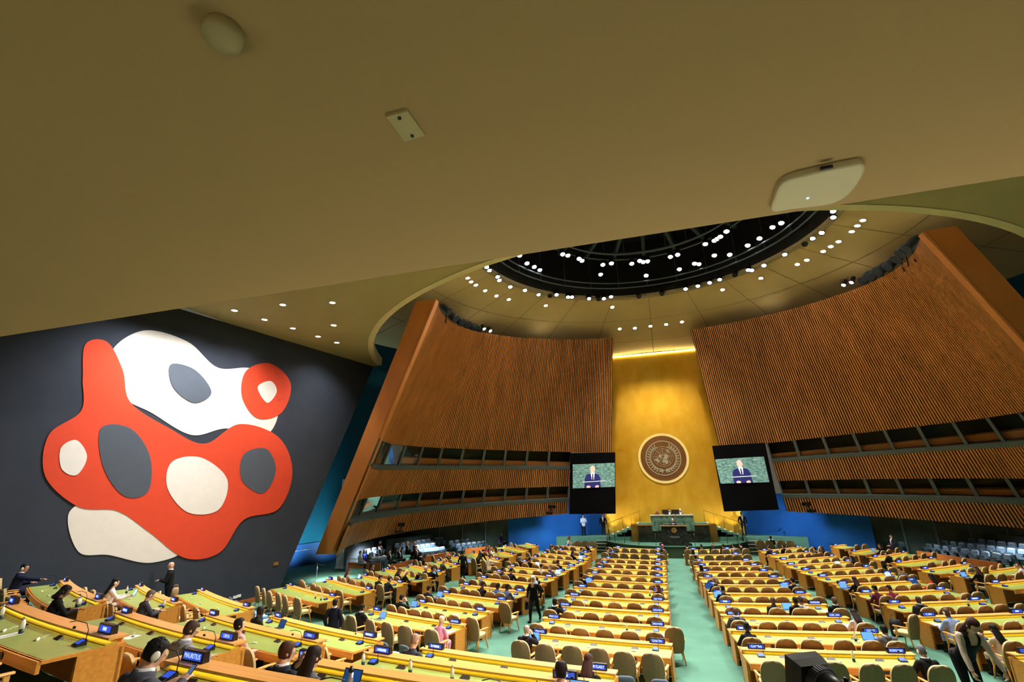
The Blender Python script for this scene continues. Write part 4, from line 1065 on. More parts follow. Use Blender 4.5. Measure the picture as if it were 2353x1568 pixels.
# (desk, head px, pose, label, options)
SEATED = [
 ('R3L', 40, 'reach', 'man in navy suit with white earpiece reaching across the desk by the mural', dict(near=True, hair='crop', hc=BK, sk='m', top=NAVY, headset=True, hy=-.5)),
 ('R3L', 196, 'read', 'dark-haired woman in profile with chin on hand behind the lower left desk', dict(near=True, hair='bob', hc=BK, sk='b', top=DK, suit=False, fem=True, hy=-.3)),
 ('R2L', 262, 'type', 'woman in pale top with long dark hair typing on a laptop near the mural', dict(near=True, hair='long', hc=BK, sk='l', top=(226, 214, 212), suit=False, fem=True, headset=True)),
 ('R2L', 345, 'read', 'grey-brown haired man half hidden behind a name sign below the bald standing man', dict(hair='short', hc=(96, 82, 72), top=(60, 62, 70))),
 ('R1M', 592, 'fold', 'person in black with dark hair beside a dark laptop on the raised first tier', dict(near=True, hair='short', hc=BK, sk='d', top=(26, 26, 24), suit=False)),
 ('R3M', 420, 'read', 'man in grey jacket and glasses writing at the raised third tier', dict(near=True, hair='short', hc=(64, 44, 34), top=(132, 130, 136), glasses=True, hy=-.3)),
 ('R2M', 566, 'back', 'short-haired woman in dusty pink jacket on the raised second tier', dict(near=True, hair='short', hc=BK, sk='l', top=(196, 152, 144), suit=False, fem=True, hy=-.35)),
 ('R4C', 318, 'phonelow', 'curly dark-haired man in grey suit with white earpiece looking at a phone', dict(near=True, hair='curly', hc=BK, sk='l', top=(74, 76, 88), headset=True, hy=-.35)),
 ('R3C', 650, 'phone', 'brown-haired man in navy suit and glasses photographing with a raised phone', dict(near=True, hair='short', hc=(70, 42, 28), sk='l', top=(30, 34, 50), glasses=True, hy=-.45)),
 ('R3C', 715, 'type', 'woman with very long dark hair and grey jacket behind an open laptop', dict(near=True, hair='long', hc=(30, 22, 22), sk='l', top=(88, 88, 96), suit=False, fem=True)),
 ('R2C', 1290, 'type', 'dark-haired man seen from behind with tablet at the bottom edge', dict(near=True, hair='short', hc=(34, 22, 20), sk='l', top=DK)),
 ('R1C', 1350, 'read', 'woman with straight reddish-brown hair behind the HUNGARY desk', dict(near=True, hair='long', hc=(62, 34, 28), sk='l', top=DK, fem=True)),
 ('R1C', 945, 'read', 'person with thinning grey-brown hair bent low at the raised first tier', dict(hair='short', hc=(150, 120, 104), top=CHAR)),
 ('CL0', 1013, 'fold', 'woman with short blond hair in a pink suit at the left block', dict(near=True, hair='short', hc=(214, 186, 150), sk='l', top=(214, 140, 178), bottom=(204, 132, 170), suit=False, fem=True)),
 ('CL0', 832, 'type', 'man in black suit holding a blue tablet at the left block', dict(near=True, hair='short', hc=BK, sk='m', top=DK)),
 ('CL1', 921, 'face', 'young man in dark suit with hand at mouth beside a laptop', dict(hair='short', hc=BK, sk='l', top=DK)),
 ('CL2', 985, 'type', 'man in navy suit leaning over a bright laptop in the left block', dict(hair='short', hc=BK, sk='l', top=NAVY)),
 ('CL3', 1106, 'read', 'man in dark suit, left of two men in blue jackets', dict(hair='crop', hc=BK, sk='b', top=(36, 34, 34))),
 ('CL3', 1141, 'read', 'man in bright blue jacket reading, middle of three men in a row', dict(hair='crop', hc=BK, sk='d', top=(70, 88, 150))),
 ('CL3', 1163, 'read', 'man in slate blue suit at the aisle end behind the walking woman', dict(hair='crop', hc=BK, sk='d', top=(86, 98, 138))),
 ('CL4', 1233, 'type', 'man in dark suit behind the walking woman with a black laptop', dict(hair='thin', hc=(60, 44, 36), sk='l', top=DK)),
 ('CL5', 1153, 'read', 'man in charcoal suit hunched left of another, seventh row left block', dict(hair='crop', hc=BK, sk='m', top=(34, 36, 42))),
 ('CL5', 1173, 'read', 'man in navy suit bent forward, seventh row left block', dict(hair='crop', hc=BK, sk='m', top=NAVY)),
 ('CL6', 1244, 'type', 'person in white shirt seen from behind in the left block', dict(hair='crop', hc=(54, 34, 24), top=(222, 214, 200), suit=False)),
 ('CL6', 1265, 'type', 'fair-haired woman in lilac-blue top typing on a white-lit laptop', dict(hair='bob', hc=(150, 120, 92), top=(126, 130, 172), suit=False, fem=True)),
 ('CL7', 1196, 'type', 'grey-haired man in dark suit using a laptop, eighth row left block', dict(hair='thin', hc=GR, top=DK)),
 ('CL7', 1217, 'type', 'man in black beside a light blue laptop screen in the left block', dict(hair='crop', hc=BK, sk='m', top=DK)),
 ('CL7', 1285, 'lap', 'brown-haired man in dark jacket at the aisle end, left block', dict(hair='short', hc=BR, top=(40, 36, 38))),
 ('CL9', 1316, 'type', 'woman in black with a bright laptop near the left aisle', dict(hair='bob', hc=BK, top=DK, suit=False, fem=True)),
 ('CL10', 1334, 'read', 'person in teal top leaning at the second row of left block', dict(hair='crop', hc=BK, top=(24, 92, 112), suit=False)),
 ('CL10', 1268, 'read', 'man in grey-brown jacket leaning over a desk near the left tables', dict(hair='short', hc=BR, top=(84, 78, 66))),
 ('CL11', 1348, 'read', 'brown-haired person in black at the front row of left block', dict(hair='bob', hc=BR, top=DK, suit=False, fem=True)),
 ('WL2', 800, 'type', 'woman in beige jacket with long brown hair at the far-left wing', dict(hair='long', hc=(64, 40, 32), top=(168, 150, 126), suit=False, fem=True)),
 ('WL2', 870, 'read', 'man in dark suit, left of two men at the far-left wing', dict(hair='crop', hc=BK, top=DK)),
 ('WL2', 892, 'read', 'man in navy suit writing at the aisle end of far-left wing', dict(hair='short', hc=BR, top=(30, 32, 48), headset=True)),
 ('WL3', 861, 'lap', 'young man in maroon jacket looking at a phone by the timber rail', dict(hair='crop', hc=BK, sk='m', top=(52, 34, 34))),
 ('WL3', 915, 'read', 'dark-haired woman in black beside a blond woman, far-left wing', dict(hair='long', hc=(40, 28, 22), top=(44, 40, 30), suit=False, fem=True)),
 ('WL3', 930, 'read', 'woman with long blond hair in black at the far-left wing', dict(hair='long', hc=BL, top=DK, suit=False, fem=True)),
 ('WL4', 983, 'lap', 'white-haired person in blue jacket at the far-left wing', dict(hair='short', hc=WH, top=(30, 40, 78), suit=False)),
 ('WL4', 1010, 'face', 'man in dark suit with phone to ear beside a blue laptop', dict(hair='crop', hc=BK, sk='m', top=DK)),
 ('WL5', 972, 'read', 'dark-skinned person in brown jacket holding white papers by the rail', dict(hair='crop', hc=BK, sk='d', top=(50, 42, 38))),
 ('WL5', 1017, 'read', 'bald man in grey suit at the far-left wing', dict(hair='bald', sk='l', top=(70, 66, 66))),
 ('WL6', 1026, 'face', 'woman in black with fair hair touching her face near the rail', dict(hair='bob', hc=(168, 140, 110), top=DK, suit=False, fem=True)),
 ('WL8', 1117, 'fold', 'woman in hot pink jacket near the front of far-left wing', dict(hair='long', hc=(110, 60, 50), top=(226, 60, 130), suit=False, fem=True)),
 ('WL8', 1127, 'read', 'woman in white blouse beside the woman in hot pink', dict(hair='long', hc=(150, 110, 70), top=(228, 224, 220), suit=False, fem=True)),
 ('WL7', 1142, 'reach', 'person in cream top stretching an arm across the desk', dict(hair='bun', hc=BR, top=(226, 214, 206), suit=False, fem=True)),
 ('A0', 1208, 'face', 'grey-haired man in dark suit with laptop at the FRANCE desk', dict(near=True, hair='thin', hc=(150, 140, 134), sk='l', top=(26, 22, 30))),
 ('A2', 1273, 'face', 'dark-skinned man in black suit with hand at head by the CONGO sign', dict(near=True, hair='crop', hc=BK, sk='d', top=(24, 24, 28))),
 ('A5', 1335, 'type', 'man in dark suit at a laptop on the left aisle of centre-left block', dict(hair='short', hc=BK, sk='m', top=(24, 26, 36))),
 ('A8', 1381, 'lap', 'grey-haired man half hidden behind a sign in the centre-left block', dict(hair='thin', hc=GR, top=CHAR)),
 ('A10', 1395, 'read', 'person in grey leaning over a black laptop, second row centre-left', dict(hair='crop', hc=BK, top=(82, 82, 88))),
 ('A11', 1523, 'lap', 'person in pink headwear at the front row of centre-left block', dict(hair='short', hc=(206, 100, 130), top=DK, fem=True)),
 ('A10', 1521, 'lap', 'person in black at the aisle end of second row, centre-left', dict(hair='crop', hc=BK, top=DK)),
 ('A4', 1512, 'lap', 'woman with long brown hair turning left at the centre aisle', dict(hair='long', hc=(74, 42, 38), top=(30, 26, 28), suit=False, fem=True, hy=1.1)),
 ('B11', 1578, 'read', 'person in black at the left end of front row, centre-right', dict(hair='bun', hc=BK, top=DK, suit=False, fem=True)),
 ('B11', 1610, 'lap', 'man in black suit second from left in front row, centre-right', dict(hair='crop', hc=BK, top=(24, 24, 26))),
 ('B11', 1636, 'lap', 'bald man in dark suit, third in front row, centre-right', dict(hair='bald', sk='b', top=DK)),
 ('B11', 1660, 'lap', 'man in purple-black suit fourth in front row, centre-right', dict(hair='crop', hc=BK, top=(36, 26, 40))),
 ('B11', 1684, 'lap', 'person in pale grey fifth in front row, centre-right', dict(hair='crop', hc=BK, top=(160, 156, 160), suit=False)),
 ('B11', 1704, 'read', 'person in black at the right end of front row, centre-right', dict(hair='crop', hc=BK, top=DK)),
 ('B10', 1591, 'lap', 'woman in white top with dark hair, second row centre-right', dict(hair='long', hc=BK, top=(226, 222, 218), suit=False, fem=True)),
 ('B9', 1597, 'lap', 'person in navy at the left end of third row, centre-right', dict(hair='crop', hc=BK, top=NAVY)),
 ('B7', 1610, 'lap', 'dark-haired person in black, fifth row centre-right block', dict(hair='bob', hc=BK, top=DK, fem=True, suit=False)),
 ('B5', 1643, 'read', 'woman with tied brown hair holding a tablet, centre-right block', dict(hair='pony', hc=(96, 78, 66), top=(28, 30, 38), suit=False, fem=True)),
 ('B4', 1661, 'read', 'person in black with white earpiece holding a phone, centre-right block', dict(hair='bun', hc=BK, sk='b', top=DK, suit=False, headset=True)),
 ('B5', 1822, 'type', 'man in dark jacket with a blue laptop at right end, centre-right block', dict(hair='crop', hc=BK, sk='l', top=(26, 24, 30))),
 ('B3', 1773, 'lap', 'dark bald man in light blue collar, centre-right block', dict(hair='bald', sk='d', top=(40, 44, 52))),
 ('B3', 1824, 'lap', 'balding man in black beside a man in beige jacket', dict(hair='thin', hc=BK, sk='b', top=DK)),
 ('B3', 1842, 'read', 'man in beige-grey jacket behind a laptop, centre-right block', dict(hair='crop', hc=(52, 40, 34), sk='b', top=(176, 168, 160))),
 ('B3', 1913, 'lap', 'bald man in black suit at the right end of centre-right block', dict(near=True, hair='thin', hc=(90, 76, 66), sk='m', top=(16, 15, 16))),
 ('B2', 1690, 'read', 'dark bald man in grey suit at the left end, centre-right block', dict(near=True, hair='bald', sk='d', top=(70, 72, 84))),
 ('B1', 1716, 'read', 'woman with dark bun in navy top facing away, left end', dict(near=True, hair='bun', hc=(28, 24, 26), sk='d', top=(22, 24, 38), suit=False, fem=True)),
 ('B2', 1966, 'read', 'woman with long dark wavy hair in pale blouse, centre-right block', dict(near=True, hair='long', hc=(36, 18, 20), sk='l', top=(206, 190, 190), suit=False, fem=True)),
 ('B1', 2032, 'type', 'dark-haired man in grey suit typing on a laptop by the EGYPT sign', dict(near=True, hair='short', hc=BK, sk='m', top=(88, 88, 96))),
 ('B0', 2124, 'read', 'grey-haired man in black suit beside the ROMANIA sign', dict(near=True, hair='short', hc=(104, 102, 104), sk='l', top=(20, 20, 22), headset=True)),
 ('CR2', 2180, 'read', 'bald dark man in light blue shirt with white earpiece at CUBA desk', dict(near=True, hair='bald', sk='d', top=(142, 162, 206), suit=False, headset=True)),
 ('CR1', 2283, 'type', 'woman with long black hair in beige top at the EL SALVADOR desk', dict(near=True, hair='long', hc=BK, sk='l', top=(190, 168, 148), suit=False, fem=True)),
 ('CR3', 2103, 'lap', 'dark bald man in dark suit sitting sideways with backpack beside him', dict(near=True, hair='bald', sk='d', top=(48, 50, 60))),
 ('CR4', 2013, 'read', 'person in dark maroon with tied hair, left of a maroon pair', dict(hair='bun', hc=BK, sk='m', top=(88, 26, 46), suit=False, fem=True)),
 ('CR4', 2047, 'read', 'man in maroon shirt, right of a maroon pair', dict(hair='crop', hc=(44, 24, 26), sk='m', top=(120, 34, 58), suit=False)),
 ('CR5', 1963, 'type', 'woman with long brown hair at a blue laptop, right block', dict(hair='long', hc=(58, 36, 32), top=(22, 20, 22), suit=False, fem=True)),
 ('CR5', 2140, 'type', 'woman in bright red top with dark hair at the right block', dict(hair='long', hc=BK, sk='b', top=(206, 26, 40), suit=False, fem=True)),
 ('CR6', 2073, 'read', 'person in grey jacket bent over a bright tablet, right block', dict(hair='crop', hc=BK, top=(88, 90, 98), suit=False)),
 ('CR8', 1953, 'lap', 'dark-haired person in black beside a pale laptop, right block', dict(hair='bob', hc=BK, top=DK, fem=True, suit=False)),
 ('CR10', 1868, 'lap', 'person in black, left of a pair in second row of right block', dict(hair='crop', hc=BK, top=DK)),
 ('CR10', 1884, 'lap', 'person in dark jacket, right of a pair in second row of right block', dict(hair='bob', hc=BR, top=(30, 26, 28), fem=True)),
 ('CR11', 1768, 'read', 'person in dark suit with pale sleeve, front row of right block', dict(hair='short', hc=BR, top=(36, 34, 44))),
 ('CR11', 1796, 'lap', 'person in black second in front row of right block', dict(hair='crop', hc=BK, top=DK)),
 ('WR1', 2243, 'type', 'woman in black with brown hair at a laptop, far-right wing', dict(hair='long', hc=(70, 40, 36), top=(26, 22, 24), suit=False, fem=True)),
 ('WR1', 2343, 'face', 'woman in white top with hands clasped at the right edge', dict(hair='bob', hc=BK, top=(216, 206, 202), suit=False, fem=True, hy=.9)),
 ('WR4', 2040, 'read', 'person in black reading beside a screen, far-right wing', dict(hair='crop', hc=BK, top=DK)),
 ('WR5', 2022, 'type', 'woman with dark hair at a blue laptop near the right rail', dict(hair='bob', hc=BK, top=DK, fem=True, suit=False)),
]
for dk, px, pose, lab, op in SEATED:
    d = DESKS[dk]; s = s_of_px(d, px)
    PEOPLE_AT.setdefault(dk, []).append(s)
    if dk[0] == 'R': op = dict(op, sc=1.05)
    make_person(loc(d, s, -1.12), lang(d, s), pose, lab, **op)
def stand(px, py, z, head, pose, lab, **op):   # feet px
    p = at_z(px, py, z)
    if 'bald man in black suit standing' in lab: p = on_wall(px, py, 1.2); p.z = TIER[0][1]
    return make_person(p, head, pose, lab, **op)
# facing angles: 0 = towards the stage
bald = stand(397, 1300, TIER[0][1] + 1.52, 2.35, 'hold', 'bald man in black suit standing before the mural with tan shoulder bag', near=True, hair='bald', sk='l', top=(18, 18, 22), sc=1.12)
walker = stand(1229, 1429, 0, PI - .15, 'walk', 'woman walking up the left aisle in white headscarf and black suit', near=True, hair='scarf', hc=(226, 224, 226), sk='m', top=(14, 14, 16), bottom=(16, 16, 18), suit=False, fem=True, sc=.98)
stand(760, 1506, 0, .25, 'stand', 'man in dark navy suit standing with his back turned behind empty armchairs', near=True, hair='crop', hc=BK, sk='m', top=(20, 22, 36))
stand(1063, 1331, 0, .1, 'stand', 'man in dark suit standing between desks on the left', hair='crop', hc=BK, sk='l', top=(20, 22, 34), sc=.9)
stand(1098, 1322, 0, -.4, 'bend', 'person in black bending over an aisle-end desk on the left', hair='crop', hc=BK, top=(22, 20, 22))
# ================================================================== CHAIRS
CHAIRS = []
for k, d in DESKS.items():
    occ = PEOPLE_AT.get(k, []); n = d.seats
    free = [(-d.L / 2 + d.L * (i + .5) / n) for i in range(n)]
    rnd = random.Random(k)
    seats = [(s, 0.) for s in occ]
    for s in free:
        if all(abs(s - o) > .42 for o in occ): seats.append((s, 1.))
    seats.sort()
    for i, (s, f) in enumerate(seats):
        y = -1.15 - (rnd.uniform(-.05, .10) if f else .0); rz = lang(d, s) + (rnd.uniform(-.16, .16) if f else 0)
        CHAIRS.append((d, i, s, y, rz))
CHAIRS.sort(key=lambda c: (c[0].M - c[0].v * 1.1).length)
SHORT = {'A': 'centre-left', 'B': 'centre-right', 'CL': 'left', 'CR': 'right', 'WL': 'far-left wing', 'WR': 'far-right wing'}
rest = MB()
for ci, (d, i, s, y, rz) in enumerate(CHAIRS):
    p = loc(d, s, y)
    if ci >= 300:
        m = MB(); src = CHM['arm'][0]; m.v, m.f, m.m, m.sm = list(src.v), src.f, src.m, src.sm
        m.xf(Matrix.Translation(p) @ Matrix.Rotation(rz, 4, 'Z')); rest.join(m); continue
    if d.where[0] == 'R': lab = 'tan armchair, %s from left, %s' % (ORD[i], d.where[1])
    else: lab = 'tan armchair, %s from left, %s row from stage, %s block' % (ORD[i], ORD[d.where[1]], SHORT[d.where[0]])
    place_chair('arm', p, rz, lab, 'tan delegate armchairs', ci < 130)
o = rest.build('delegate_armchair', CHM['arm'][1])
tag(o, 'farthest tan armchairs in the rows nearest the stage', 'chairs', None, 'stuff')
# chairs standing loose in the aisles
for px, py, z, rz, lab in ((1553, 1522, 0, .12, 'tan armchair standing alone at the left side of the centre aisle'),
                           (1098, 1492, 0, -.35, 'tan armchair in the aisle right of the woman in pink'),
                           (1172, 1450, 0, -.4, 'tan armchair at the aisle end beyond the woman in pink'), (2090, 1490, 0, .7, 'tan armchair turned into the right aisle near the backpack'), (2235, 1520, 0, .45, 'tan armchair behind the man in light blue shirt')):
    q = at_z(px, py, z); place_chair('arm', q, rz, lab, 'tan delegate armchairs', True)
def blue_at(px, py, z, rz, i, row):
    q = at_z(px, py, z + .84); q = Vector((q.x, q.y, z)) - Vector((math.sin(rz) * .40, -math.cos(rz) * .40, 0)) * -1
    place_chair('blue', q, rz, 'blue-grey armless chair, %s from left, behind the %s' % (ORD[i], row), 'blue-grey adviser chairs', True)
for i, (px, py) in enumerate(((1171, 1499), (1236, 1508), (1297, 1518), (1437, 1530), (1512, 1537))): blue_at(px, py, 0, .06, i, 'FRANCE and GABON desk')
for i, (px, py) in enumerate(((808, 1437), (841, 1446), (886, 1455), (927, 1463), (974, 1470))): blue_at(px, py, 0, -.4, i, 'woman in pink')
for i, (px, py) in enumerate(((571, 1367), (586, 1374), (606, 1381), (624, 1387), (643, 1395), (670, 1400))): blue_at(px, py, 0, -.5, i, 'far-left desks')
blue_at(1772, 1557, 0, .05, 0, 'GAMBIA desk')

# ================================================================== THINGS ON THE DESKS
def lap_mesh(col):
    mb = MB(); mb.box(-.16, .16, -.11, .11, 0, .016, 0); mb.box(-.145, .145, -.02, .09, .016, .018, 1)
    b = mb.mesh('laptop_base', [STEEL, DGREY])
    mb = MB(); T = Matrix.Translation((0, .115, .012)) @ Matrix.Rotation(math.radians(-22), 4, 'X')
    m2 = MB(); m2.box(-.16, .16, 0, .008, 0, .215, 0); m2.add([(-.148, -.002, .012), (.148, -.002, .012), (.148, -.002, .203), (-.148, -.002, .203)], [(0, 1, 2, 3)], 1); m2.xf(T)
    return b, m2.mesh('laptop_display', [BLACK, col])
LAPM = {k: lap_mesh(m) for k, m in (('b', LAP_SCR), ('p', LAP_SCR2), ('n', LAP_SCR3), ('k', BLACKM))}
def laptop(dk, px, kind, lab, y=-.50, turn=0.):
    d = DESKS[dk]; s = s_of_px(d, px, y, .82)
    t = thing('laptop', lab, 'laptop', loc(d, s, y, .704), lang(d, s) + turn)
    link('keyboard_base', LAPM[kind][0], t); link('display', LAPM[kind][1], t)
for a in (('R2L', 298, 'p', 'open laptop with pale blue screen near the mural'), ('R1M', 637, 'n', 'dark laptop opened wide on the raised first tier'), ('R3C', 790, 'n', 'large black laptop with deep blue screen near the bottom edge'), ('R2C', 1325, 'b', 'tablet computer with blue screen beside the dark-haired man at bottom'),
          ('CL0', 872, 'b', 'blue tablet on stand held by the man in black suit'), ('CL1', 945, 'b', 'laptop with blue page in front of the man with hand at mouth'), ('CL2', 1004, 'b', 'silver laptop in front of the navy-suited man, left block'), ('CL4', 1256, 'k', 'black laptop seen from behind near the walking woman'), ('CL6', 1279, 'p', 'laptop with white-lit screen near the left aisle'),
          ('CL7', 1231, 'p', 'laptop with pale screen, eighth row left block'), ('CL9', 1331, 'p', 'small bright laptop near the left aisle, fourth row'), ('WL2', 819, 'p', 'laptop with white screen in front of the woman in beige'), ('WL4', 1021, 'b', 'blue-screened laptop beside the man with phone'), ('WL3', 953, 'k', 'grey laptop beside the blond woman'),
          ('A0', 1223, 'b', 'laptop with blue document at the FRANCE desk'), ('A5', 1350, 'b', 'slim laptop turned right at the left aisle'), ('A10', 1412, 'k', 'black laptop on the second row of centre-left block'),
          ('B5', 1806, 'b', 'blue laptop at the right end of centre-right block'), ('B3', 1812, 'b', 'laptop in front of the man in beige-grey jacket'), ('B5', 1630, 'n', 'dark tablet held by the woman with tied hair'), ('B4', 1651, 'b', 'small lit phone-sized tablet at the left end, centre-right'), ('B1', 2001, 'b', 'laptop with blue screen by the EGYPT sign'),
          ('CR1', 2248, 'n', 'dark navy laptop at the EL SALVADOR desk'), ('CR5', 1941, 'b', 'blue laptop in front of the long-haired woman, right block'), ('CR5', 2110, 'n', 'navy laptop in front of the woman in red'), ('CR6', 2047, 'p', 'bright tablet in front of the person in grey'), ('CR8', 1930, 'p', 'pale laptop near the front of right block'), ('WR1', 2205, 'b', 'laptop with blue screen at the far-right wing'), ('WR5', 2012, 'b', 'blue laptop near the right timber rail'), ('WL6', 1085, 'b', 'small laptop by the bending person in black')):
    laptop(*a)
mb = MB(); mb.lathe([(.03, 0), (.034, .01), (.034, .07)], 12, 1); mb.lathe([(.034, .07), (.034, .15), (.03, .175), (.014, .20), (.013, .21)], 12, 0); mb.lathe([(.018, .21), (.018, .235), (.012, .24)], 12, 2)
BOT = mb.mesh('water_bottle', [WHITE, mat('bottle_dark_band', s2l((44, 52, 60)), .4), STEEL])
BOTTLES = [('R4M', 52, -.42), ('R4M', 5, -.3), ('R3L', 178, -.42), ('R3L', 184, -.38), ('R3L', 190, -.42), ('R2L', 406, -.30), ('R2C', 835, -.42), ('R2C', 943, -.42), ('R2C', 1039, -.45), ('A1', 1440, -.40), ('B1', 1965, -.45), ('B0', 1960, -.35), ('B6', 1648, -.3), ('CR3', 2224, -.3), ('WL0', 725, -.4), ('WL0', 738, -.45), ('A4', 1493, -.5), ('CL3', 1125, -.35), ('R4C', 600, -.6), ('R2L', 292, -.45)]
from collections import defaultdict
bc = defaultdict(int)
BLAB = ['first from left', 'second from left', 'third from left']
for dk, px, y in BOTTLES:
    d = DESKS[dk]; s = s_of_px(d, px, y, .82); lab = 'grey water bottle, %s, on desk in %s' % (BLAB[bc[dk]], dname(d)); bc[dk] += 1
    tag(link('water_bottle', BOT, None, loc(d, s, y, .704)), lab, 'bottle', 'reusable water bottles')
# green glass bottle, clear bottle, thermos
d = DESKS['R2C']
for px, m, lab in ((1234, mat('green_glass', s2l((40, 110, 40)), .15), 'green glass bottle at the bottom edge'), (1243, mat('clear_glass', s2l((190, 200, 196)), .1), 'clear glass bottle beside the green bottle')):
    mb = MB(); mb.lathe([(.028, 0), (.03, .02), (.03, .12), (.012, .18), (.011, .22), (.014, .23)], 12)
    tag(mb.build('glass_bottle', m, None, loc(d, s_of_px(d, px, -.6, .9), -.6, .704)), lab, 'bottle')
d = DESKS['R3C']; mb = MB(); mb.lathe([(.036, 0), (.036, .22)], 14, 0); mb.lathe([(.037, .22), (.037, .26), (.02, .265), (.02, .29)], 14, 1)
tag(mb.build('thermos_flask', [STEEL, BLACK], None, loc(d, s_of_px(d, 806, -.45, .85), -.45, .704)), 'tall steel thermos with black lid beside the deep blue laptop', 'flask')
# white earpieces lying on the desks
mb = MB(); mb.strip([[(.07 * q * math.cos(2 * PI * k / 12), .022 * w * math.sin(2 * PI * k / 12), z) for k in range(12)] for q, w, z in ((.9, .8, 0), (1, 1, .012), (.9, .85, .024), (.5, .4, .03))])
EAR = mb.mesh('earpiece', WHITE)
mb = MB(); mb.tube([(-.06, 0, .01), (-.14, .05, .004), (-.22, .03, .004), (-.30, .10, .004)], .0035, 4); CORD = mb.mesh('cord', WHITE)
mb = MB(); mb.box(-.105, .105, -.15, .15, 0, .003); PAP = mb.mesh('paper_sheet', PAPER)
for k, d in DESKS.items():
    if d.dist > 33: continue
    rnd = random.Random(k + 'e'); m = 3 if d.dist < 24 else 2
    for i in range(m):
        s = -d.L * .36 + d.L * .72 * (i + .5) / m + rnd.uniform(-.15, .15); y = rnd.uniform(-.62, -.42)
        if any(abs(s - o) < .3 for o in PEOPLE_AT.get(k, [])): continue
        eo = link('earpiece', EAR, None, loc(d, s, y, .704), lang(d, s) + rnd.uniform(-.7, .7))
        if d.dist < 24: link('cord', CORD, eo)
        tag(eo, 'white earpiece on desk, %s from left, %s' % (ORD[i], dname(d)), 'earpiece', 'white earpieces on the desks')
PAPERS = [('R4M', 20, 'by the far-left bottle'), ('R3L', 130, 'under the reaching hand of the man in navy'), ('R2L', 370, 'at the right end of desk by the mural'), ('R3M', 300, 'stack at the left end of the third tier'), ('R3M', 510, 'in front of the man in grey jacket'), ('R4C', 400, 'in front of the curly-haired man'), ('R2C', 850, 'left of a pair on the second tier'), ('R2C', 872, 'right of a pair on the second tier'), ('R1C', 1060, 'on the raised first tier'), ('CL1', 1045, 'on the left block desk beyond the woman in pink'), ('CL3', 1178, 'at the aisle end before the man in slate blue'), ('CL4', 1262, 'beside the black laptop'), ('B3', 1895, 'before the bald man in black'), ('CR2', 2150, 'before the man in light blue shirt'), ('B2', 1940, 'before the woman with wavy hair'), ('A1', 1530, 'at the DOMINICAN REPUBLIC end'), ('WL5', 985, 'held up by the person in brown'), ('CL0', 1050, 'before the woman in pink')]
for dk, px, w in PAPERS:
    d = DESKS[dk]; s = s_of_px(d, px, -.55, .72)
    tag(link('paper_sheet', PAP, None, loc(d, s, -.55, .7045), lang(d, s) + random.uniform(-.5, .5)), 'white paper sheet on the desk ' + w, 'paper')
# two phones in hands
mb = MB(); mb.box(-.036, .036, -.004, .004, -.075, .075, 0); mb.add([(-.032, -.0045, -.068), (.032, -.0045, -.068), (.032, -.0045, .068), (-.032, -.0045, .068)], [(0, 1, 2, 3)], 1)
PH = mb.mesh('phone', [BLACK, mat('phone_screen', s2l((120, 140, 170)), .3, emit=s2l((90, 120, 170)), es=.6)])
for dk, px, lab in (('R4C', 318, 'black phone held by the curly-haired man in grey'), ('R3C', 650, 'phone held upright by the man in glasses')):
    d = DESKS[dk]; s = s_of_px(d, px); M = Matrix.Translation(loc(d, s, -1.12)) @ Matrix.Rotation(lang(d, s), 4, 'Z')
    o = link('phone', PH); o.matrix_world = M @ (Matrix.Translation((.03, .62, .93)) @ Matrix.Rotation(-.7, 4, 'X') if dk == 'R4C' else Matrix.Translation((.014, .50, 1.1)) @ Matrix.Rotation(-.2, 4, 'X')); tag(o, lab, 'phone')
# bag of the bald man, handbag of the walking woman, backpack
def bag(name, p, rot, s, m, lab, cat='bag'):
    t = thing(name, lab, cat, p, rot); mb = MB()
    mb.strip([[(a * s[0], -s[1], z * s[2]) for a in (-1, 1)] + [(a * s[0], s[1], z * s[2]) for a in (1, -1)] for a0, z in ((1, 0), (1, .5), (.9, 1))])
    mb2 = MB()
    for i, (q, z) in enumerate(((.92, 0), (1, .15), (1, .7), (.85, 1))): pass
    secs = [[(q * s[0] * math.cos(2 * PI * k / 16) * (1 if abs(math.cos(2 * PI * k / 16)) > .5 else 1.1), q * s[1] * math.sin(2 * PI * k / 16), z * s[2]) for k in range(16)] for q, z in ((.85, 0), (1, .12), (1, .7), (.8, .95), (.3, 1))]
    mb2.strip(secs, 0, True, True); mb2.build('pouch', m, t)
    mb3 = MB(); mb3.tube([(-s[0] * .6, 0, s[2] * .9), (-s[0] * .5, 0, s[2] * 1.25), (s[0] * .5, 0, s[2] * 1.25), (s[0] * .6, 0, s[2] * .9)], .012, 6); mb3.build('handle', m, t); return t
bp_ = bald.location
fwd = lambda rot: Vector((-math.sin(rot), math.cos(rot), 0))
bag('shoulder_bag', bp_ + Vector((.26, .08, .62)), 1.3, (.13, .06, .32), mat('tan_leather', s2l((170, 138, 100)), .6), 'tan shoulder bag at the hip of the bald standing man')
bag('handbag', walker.location + Vector((-.30, -.02, .42)), 1.4, (.15, .06, .32), BLACK, 'black handbag carried by the walking woman in headscarf')
q = at_z(2064, 1462, 0); bag('backpack', q, .4, (.2, .16, .5), mat('black_nylon', s2l((14, 14, 18)), .7), 'black backpack on the floor beside a right-aisle desk', 'backpack')
